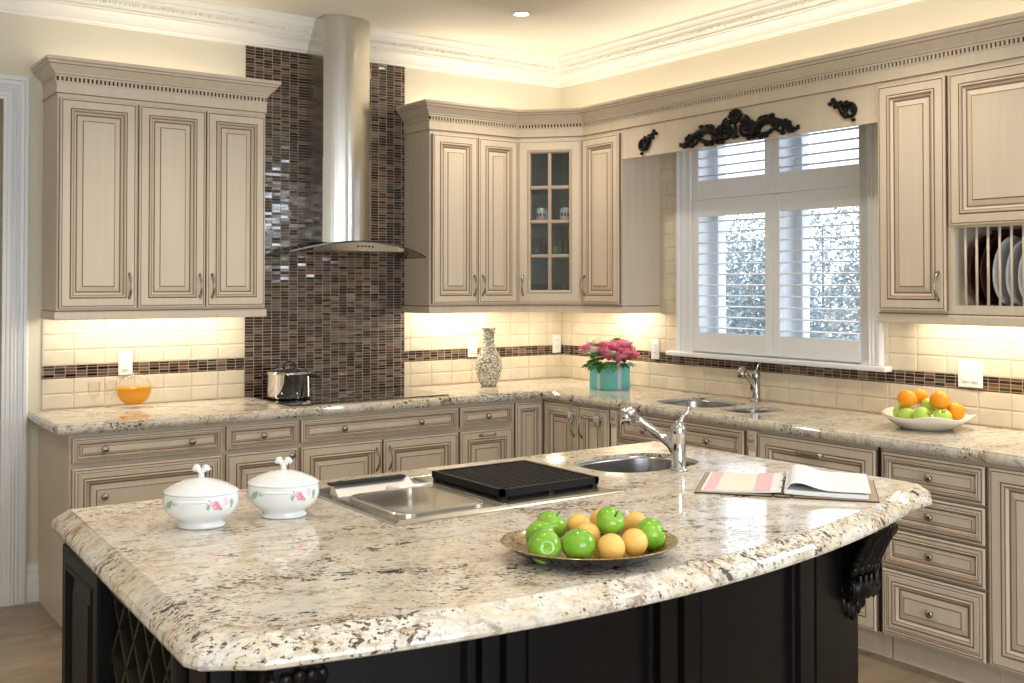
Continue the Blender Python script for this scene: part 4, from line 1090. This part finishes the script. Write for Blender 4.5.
def fruit(kind,label,c,R,rot,m,grp):
    r=thing('apple' if kind=='a' else ('orange' if kind=='o' else 'lemon'),label,{'a':'apple','o':'orange','l':'lemon'}[kind],c,0,grp)
    r.rotation_euler=rot
    if kind=='a':
        MB().lathe(apple_mesh(R),26).build('flesh',m,r)
        MB().tube([(0,0,R*.62),(.001,0,R*.85),(.004,.001,R*1.08)],[.0018,.0015,.002],6).build('stem',stem_m,r)
    else:
        n=22; prof=[]
        for i in range(n+1):
            th=pi*i/n; rr_=R*sin(th); z=-R*(.97 if kind=='o' else 1.05)*cos(th)
            if kind=='l': z+= (.06*R*math.exp(-(sin(th)/.16)**2))*(-1 if th<pi/2 else 1)
            prof.append((max(.001,rr_),z))
        MB().lathe(prof,26).build('peel',m,r)
        MB().ell((0,0,R*(1.0 if kind=='l' else .965)),(.004,.004,.002),8,4).build('stem_button',stem_m,r)
    return r
# oval bronze platter on the island
PC=Vector((-2.805,-3.680,TOP)); PR=-.55
pm=mat('bronze_glass_platter',(.20,.13,.05),.2,spec=.6,coat=.5)
t=NT(pm); t.col(t.ramp(t.noise(t.pos(),120,4,.7),[(.35,(.10,.055,.018)),(.55,(.34,.24,.09)),(.75,(.55,.43,.20))]))
pb=mat('dark_platter_underside',(.020,.010,.007),.2,coat=.4)
pl_=thing('platter','oval dark bronze platter heaped with apples and lemons on the island','platter',PC,PR)
a_,b_=.200,.160
def er(f,z,g=None): 
    g=g if g is not None else f
    return [(a_*f*cos(2*pi*i/48),b_*g*sin(2*pi*i/48),z+.010*max(0,f-.6)*abs(cos(2*pi*i/48))**3) for i in range(48)]
mb=MB(); mb.loft([er(.55,.0006),er(.58,.001),er(.80,.013),er(.97,.032),er(1.0,.036)],True,False,1,True); mb.add(er(.55,.0006),[tuple(range(47,-1,-1))],1)
mb.loft([er(1.0,.036),er(.985,.038),er(.95,.034),er(.78,.016),er(.55,.006),er(.1,.005)],True,False,0,True); mb.add(er(.1,.005),[tuple(range(48))],0)
mb.build('dish',[pm,pb],pl_)
PF=[]  # filled below
G1='green apples on the oval platter'; G2='lemons on the oval platter'
FR=[
 ('a','shiny green apple at the front left of the platter, dimple facing out',(-2.938,-3.690,.959),.0360,(-1.75,0,-.45)),
 ('a','green apple second from left in the front row of the platter',(-2.870,-3.722,.959),.0365,(-.5,.4,0)),
 ('a','green apple between the front left apple and the back left apple on the platter',(-2.904,-3.630,.966),.0330,(-1.2,0,-.3)),
 ('a','green apple at the back left of the platter heap',(-2.845,-3.592,.974),.0345,(.3,.4,0)),
 ('a','green apple resting on the middle of the platter heap',(-2.756,-3.692,.990),.0325,(.5,-.7,1.)),
 ('a','green apple at the right end of the platter with its stem facing right',(-2.681,-3.746,.962),.0355,(1.1,.9,.3)),
 ('l','lemon in the front centre of the platter',(-2.812,-3.763,.954),.0305,(1.45,0,-.6)),
 ('l','lemon front right on the platter beside the right-hand apple',(-2.744,-3.762,.956),.0300,(1.3,0,-.5)),
 ('l','lemon between the second apple and the front centre lemon, set back',(-2.806,-3.675,.962),.0290,(.9,0,.6)),
 ('l','lemon at the back of the platter beside the back left apple',(-2.782,-3.615,.968),.0290,(.4,0,0)),
 ('l','lemon at the back centre of the platter, behind the middle apple',(-2.697,-3.596,.966),.0290,(.5,.3,0)),
 ('l','lemon tucked behind the right-hand apple on the platter',(-2.650,-3.660,.964),.0280,(.8,.4,0)),
]
def relax(items,floor_z,keep=.25):
    P_=[Vector(c) for c,_ in items]; O_=[p.copy() for p in P_]; R_=[r for _,r in items]
    for it in range(300):
        for i in range(len(P_)):
            for j in range(i+1,len(P_)):
                d=P_[j]-P_[i]; m_=R_[i]+R_[j]+.0004
                if d.length<m_: e=d.normalized()*(m_-d.length)*.5; P_[i]-=e; P_[j]+=e
        for i in range(len(P_)):
            if it<200: P_[i]+=(O_[i]-P_[i])*.02
            P_[i].z=max(P_[i].z,floor_z+R_[i]*.97)
    return [tuple(p) for p in P_]
for (k,l,c0,R,rot),c in zip(FR,relax([(f[2],f[3]*(1.0 if f[0]=='a' else 1.0)) for f in FR],TOP+.008)): fruit(k,l,c,R,rot,apple_g if k=='a' else lemon_m,G1 if k=='a' else G2)
# white bowl by the window wall
bwl_m=mat('cream_glass_bowl',(.80,.76,.66),.2,coat=.3)
BC=Vector((-.280,-2.864,TOP)); r=thing('fruit_bowl','wide cream bowl with wavy rim holding apples and oranges','bowl',BC)
mb=MB(); N=60
def wr(f,z,w): return [((.190*f+w*.008*sin(5*2*pi*i/N))*cos(2*pi*i/N),(.190*f+w*.008*sin(5*2*pi*i/N))*sin(2*pi*i/N),z+w*.007*sin(5*2*pi*i/N+1)) for i in range(N)]
mb.loft([wr(.50,.0006,0),wr(.54,.001,0),wr(.66,.014,0),wr(.85,.036,.2),wr(1.0,.060,1),wr(.985,.063,1),wr(.83,.041,.2),wr(.62,.019,0),wr(.1,.010,0)],True,False,0,True)
mb.add(wr(.1,.010,0),[tuple(range(N))]); mb.add(wr(.5,.0006,0),[tuple(range(N-1,-1,-1))]); mb.build('dish',bwl_m,r)
G3='pale green apples in the cream bowl'; G4='oranges in the cream bowl'
BF=[]
def bf(*a): BF.append(a)
bf('a','pale green apple at the left end of the bowl',-.045,.085,.062,.037,(.3,.2,0))
bf('a','pale green apple in the front left of the bowl',-.085,.030,.060,.036,(.2,.5,0))
bf('a','pale green apple in the front centre of the bowl',-.095,-.045,.062,.038,(1.2,.3,0))
bf('a','pale green apple in the front right of the bowl',-.055,-.112,.064,.036,(.2,-.4,0))
bf('a','pale green apple with dimple up in the middle of the bowl',-.005,-.022,.098,.036,(.6,0,0))
bf('o','large orange on top of the left side of the bowl',-.055,.052,.115,.040,(.3,.2,0))
bf('o','orange at the back left of the bowl, topmost of the heap',.012,.040,.128,.036,(.3,0,0))
bf('o','orange on top of the right side of the bowl',-.030,-.080,.122,.041,(.3,.6,0))
bf('o','orange at the right end of the bowl',.020,-.125,.082,.038,(.5,0,0))

for (k,l,dx,dy,z,R,rot),c in zip(BF,relax([((BC.x+b[2],BC.y+b[3],TOP+b[4]),b[5]) for b in BF],TOP+.020)): fruit(k,l,c,R,rot,apple_y if k=='a' else orange_m,G3 if k=='a' else G4)

# ------------------------------------------------------------------ tureens
gd_=mat('green_leaf_print',(.30,.50,.33),.3); pk_=mat('pink_rose_print',(.80,.28,.42),.3); lpk=mat('pale_rose_print',(.85,.62,.70),.3)
def tureen(loc,rz,label):
    r=thing('tureen',label,'tureen',loc,rz,'rose-patterned tureens'); r.scale=(.955,.955,.93)
    EY=.84
    prof=[(.001,.0005),(.058,.0005),(.064,.003),(.064,.008),(.058,.015),(.063,.021),(.080,.032),(.092,.046),(.098,.064),(.098,.080),(.096,.090),(.094,.093),(.085,.093)]
    MB().lathe(prof,48,sy=EY).build('body',porcelain,r)
    mb=MB().lathe([(.095,.0935),(.0985,.0955),(.097,.098),(.088,.104),(.072,.113),(.052,.121),(.032,.127),(.014,.130),(.009,.131)],48,sy=EY)
    # pointed rim ends of the lid
    lid=mb.build('lid',porcelain,r)
    mb=MB().tube([(0,0,.128),(0,0,.142),(0,0,.150)],[.010,.007,.009],12)
    for s in (-1,1):
        mb.tube([(0,0,.144),(s*.008,0,.154),(s*.016,0,.158),(s*.021,0,.150)],[.007,.008,.008,.006],10)
        mb.ell((s*.012,0,.159),(.010,.008,.008),10,6)
    mb.build('knob',porcelain,lid)
    # moulded handles on both broad sides
    for sg in (-1,1):
        pts=[]
        for i in range(9):
            a=(i/8-.5)*.95; rr_=.101+.010*(1 if 0<i<8 else 0); pts.append((rr_*sin(a),sg*-rr_*cos(a)*EY,.083+ (-.010 if i in (0,8) else 0)))
        MB().tube(pts,[.004]+[.0048]*7+[.004],8).build('handle',porcelain,r)
    def dec(a,z,w,h,m,nm='rose_print'):
        n=14; vs=[]
        for i in range(n):
            t_=2*pi*i/n; aa=a+1.15*w*cos(t_)*(1+.18*sin(3*t_))/.098; zz=z+1.1*h*sin(t_)*(1+.15*cos(4*t_))
            # radius at that height
            R_=.098
            for (r0,z0),(r1,z1) in zip(prof,prof[1:]):
                if z0<=zz<=z1 and z1>z0: R_=r0+(r1-r0)*(zz-z0)/(z1-z0)
            R_+=.0010
            vs.append((R_*cos(aa),R_*EY*sin(aa),zz))
        MB_.add(vs,[tuple(range(n))])
    for nm,m,items in (('rose_print',pk_,[(-.95,.070,.0085,.011),(-.87,.064,.006,.007),(2.2,.070,.008,.010),(-2.85,.072,.006,.009)]),
                       ('faded_rose_print',lpk,[(-.62,.078,.008,.010),(-1.02,.078,.005,.006),(-2.75,.060,.008,.006)]),
                       ('leaf_print',gd_,[(-1.12,.076,.004,.009),(-1.15,.064,.004,.006),(-.42,.070,.006,.011),(-.78,.058,.004,.004),(-2.28,.070,.009,.008),(-2.42,.062,.005,.006),(-2.2,.078,.004,.004),(2.0,.07,.006,.006)])):
        for it in items:
            MB_=MB(); dec(it[0],it[1],it[2],it[3],m); MB_.build(nm,m,r)
    return r
tr=tureen((-3.407,-2.872,TOP),-.62,'left white lidded tureen with rose pattern on the island')
dup(tr,(-3.190,-2.882,TOP),-.62,'right white lidded tureen with rose pattern, next to the steel cooktop')

# ------------------------------------------------------------------ open ring binder
cov=mat('tan_binder_cover',(.42,.31,.20),.5); edge=mat('dark_binder_edge',(.04,.03,.025),.5)
paper=mat('white_paper',(.82,.83,.86),.6); pinkp=mat('pink_page_band',(.78,.50,.54),.6); ylw=mat('pale_yellow_page_band',(.80,.78,.66),.6); bluish=mat('pale_blue_picture',(.62,.68,.78),.6)
bk=thing('open_binder','open tan ring binder with pink-bordered page lying on the island','book',(-2.089,-3.293,TOP),math.atan2(-.402,.32))
W_,D_=.514,.341
MB().rbox(0,.222,0,D_,.0004,.004,.0012,1).box(.003,.220,.002,D_-.002,.0040,.0045,0).rbox(.226,.274,0,D_,.0004,.004,.0012,1).box(.228,.272,.002,D_-.002,.0040,.0045,0).rbox(.278,W_,0,D_,.0004,.004,.0012,1).box(.280,W_-.003,.002,D_-.002,.0040,.0045,0).build('cover',[cov,edge],bk)
mb=MB()
def sheet(mb,x0,x1,y0,y1,zf,th,mi=0,n=14):
    A_=[];
    for i in range(n+1):
        x=x0+(x1-x0)*i/n; z=zf((x-x0)/(x1-x0)); A_.append([(x,y0,z),(x,y1,z),(x,y1,z+th),(x,y0,z+th)])
    mb.loft(A_,True,True,mi)
sheet(mb,.018,.246,.014,D_-.016,lambda q:.005+.008*q**3,.004)
lp=mb.build('left_pages',paper,bk)
mb=MB()
sheet(mb,.026,.060,.020,D_-.022,lambda q:.0095+.0001,.0004); mb.build('pink_band',pinkp,lp)
mb=MB(); sheet(mb,.170,.216,.020,D_-.022,lambda q:.0125+.0024*q,.0006); mb.build('pink_band',pinkp,lp)
mb=MB(); sheet(mb,.062,.168,.022,D_-.024,lambda q:.0096+.0024*q**2,.0004); mb.build('printed_panel',ylw,lp)
mb=MB(); sheet(mb,.256,.485,.014,D_-.016,lambda q:.006+.004*(1-q)**3,.012)
rp=mb.build('right_pages',paper,bk)
mb=MB()
def curl(q): return .020+.020*math.exp(-((q-.16)/.22)**2)*(1-.0*q)+ .002*(1-q)-.020*math.exp(-((q)/.05)**2)+.003*q
sheet(mb,.254,.492,.012,D_-.014,curl,.0016,0,26); mb.build('curling_page',paper,rp)
for y in (.06,D_/2,D_-.06):
    n=12; MB().tube([(.250+.012*cos(pi*i/n),y,.006+.016*sin(pi*i/n)) for i in range(n+1)],.0016,6).build('ring',chrome,bk)
MB().rbox(.247,.255,.02,D_-.02,.0046,.008,.001).build('ring_spine',black_plas,bk)

# ------------------------------------------------------------------ lamps
lamp_m=mat('lamp_lens',(1,.95,.85),.4,emit=(1,.86,.62),estr=28)
trimr=mat('downlight_trim',(.75,.72,.66),.4)
dlx=[(-.955,-.865),(-2.75,-1.35),(-4.6,-1.35),(-.955,-2.9),(-2.7,-3.3),(-4.6,-3.3),(-2.7,-5.2),(-.955,-5.2),(-4.6,-5.2)]
nm=['in the corner of the ceiling above the glass cabinet']
for i,(x,y) in enumerate(dlx):
    if i==0:
        r=thing('downlight','small round recessed ceiling light above the corner','ceiling light',(x,y,H))
        MB().lathe([(.052,-.001),(.055,-.004),(.048,-.006),(.040,-.003),(.038,-.001)],28).build('trim_ring',trimr,r)
        MB().lathe([(.001,-.0015),(.037,-.0015),(.036,-.0035),(.001,-.0045)],24).build('lens',lamp_m,r)
    ld=bpy.data.lights.new('downlight_lamp','SPOT'); ld.energy=40; ld.color=(1,.87,.70); ld.spot_size=radians(120); ld.spot_blend=.7; ld.shadow_soft_size=.05
    lo=bpy.data.objects.new('downlight_lamp',ld); C.objects.link(lo); lo.location=(x,y,H-.02)
def area(name,loc,sx,sy,energy,col,rot):
    ld=bpy.data.lights.new(name,'AREA'); ld.shape='RECTANGLE'; ld.size=sx; ld.size_y=sy; ld.energy=energy; ld.color=col
    lo=bpy.data.objects.new(name,ld); C.objects.link(lo); lo.location=loc; lo.rotation_euler=rot; return lo
warm=(1,.87,.67)
# under-cabinet strips
UZL=UZ-.004
area('undercabinet_lamp',(-2.70,-.13,UZL),.90,.03,3.6,warm,(0,0,0))
area('undercabinet_lamp',(-.88,-.13,UZL),.52,.03,3.2,warm,(0,0,0))
area('undercabinet_lamp',(-.30,-.30,UZL),.16,.16,1.6,warm,(0,0,0))
area('undercabinet_lamp',(-.13,-.74,UZL),.03,.30,2.0,warm,(0,0,0))
area('undercabinet_lamp',(-.13,-3.05,UZL),.03,.74,3.2,warm,(0,0,0))
# cove strips on top of the cabinets
area('cove_lamp',(-2.70,-.12,2.44),.95,.03,2.1,warm,(pi,0,0))
area('cove_lamp',(-.80,-.12,2.44),.75,.03,2.7,warm,(pi,0,0))
area('cove_lamp',(-.12,-1.85,2.44),.03,3.3,8,warm,(pi,0,0))
# daylight through the rear windows and the unseen high side window
area('daylight',(-3.7,YR-.3,1.5),3.7,1.9,110,(.90,.95,1.0),(pi/2,0,0))
area('daylight',(.42,-4.98,2.24),.9,1.6,60,(.82,.91,1.0),(0,pi/2,0))

wd=bpy.data.worlds.new('world'); sc.world=wd; wd.use_nodes=True
bg=wd.node_tree.nodes['Background']; bg.inputs[0].default_value=(.80,.90,1.0,1); bg.inputs[1].default_value=2.6

sc.view_settings.view_transform='Standard'; sc.view_settings.look='None'; sc.view_settings.gamma=1; sc.view_settings.exposure=.30; sc.view_settings.use_curve_mapping=False
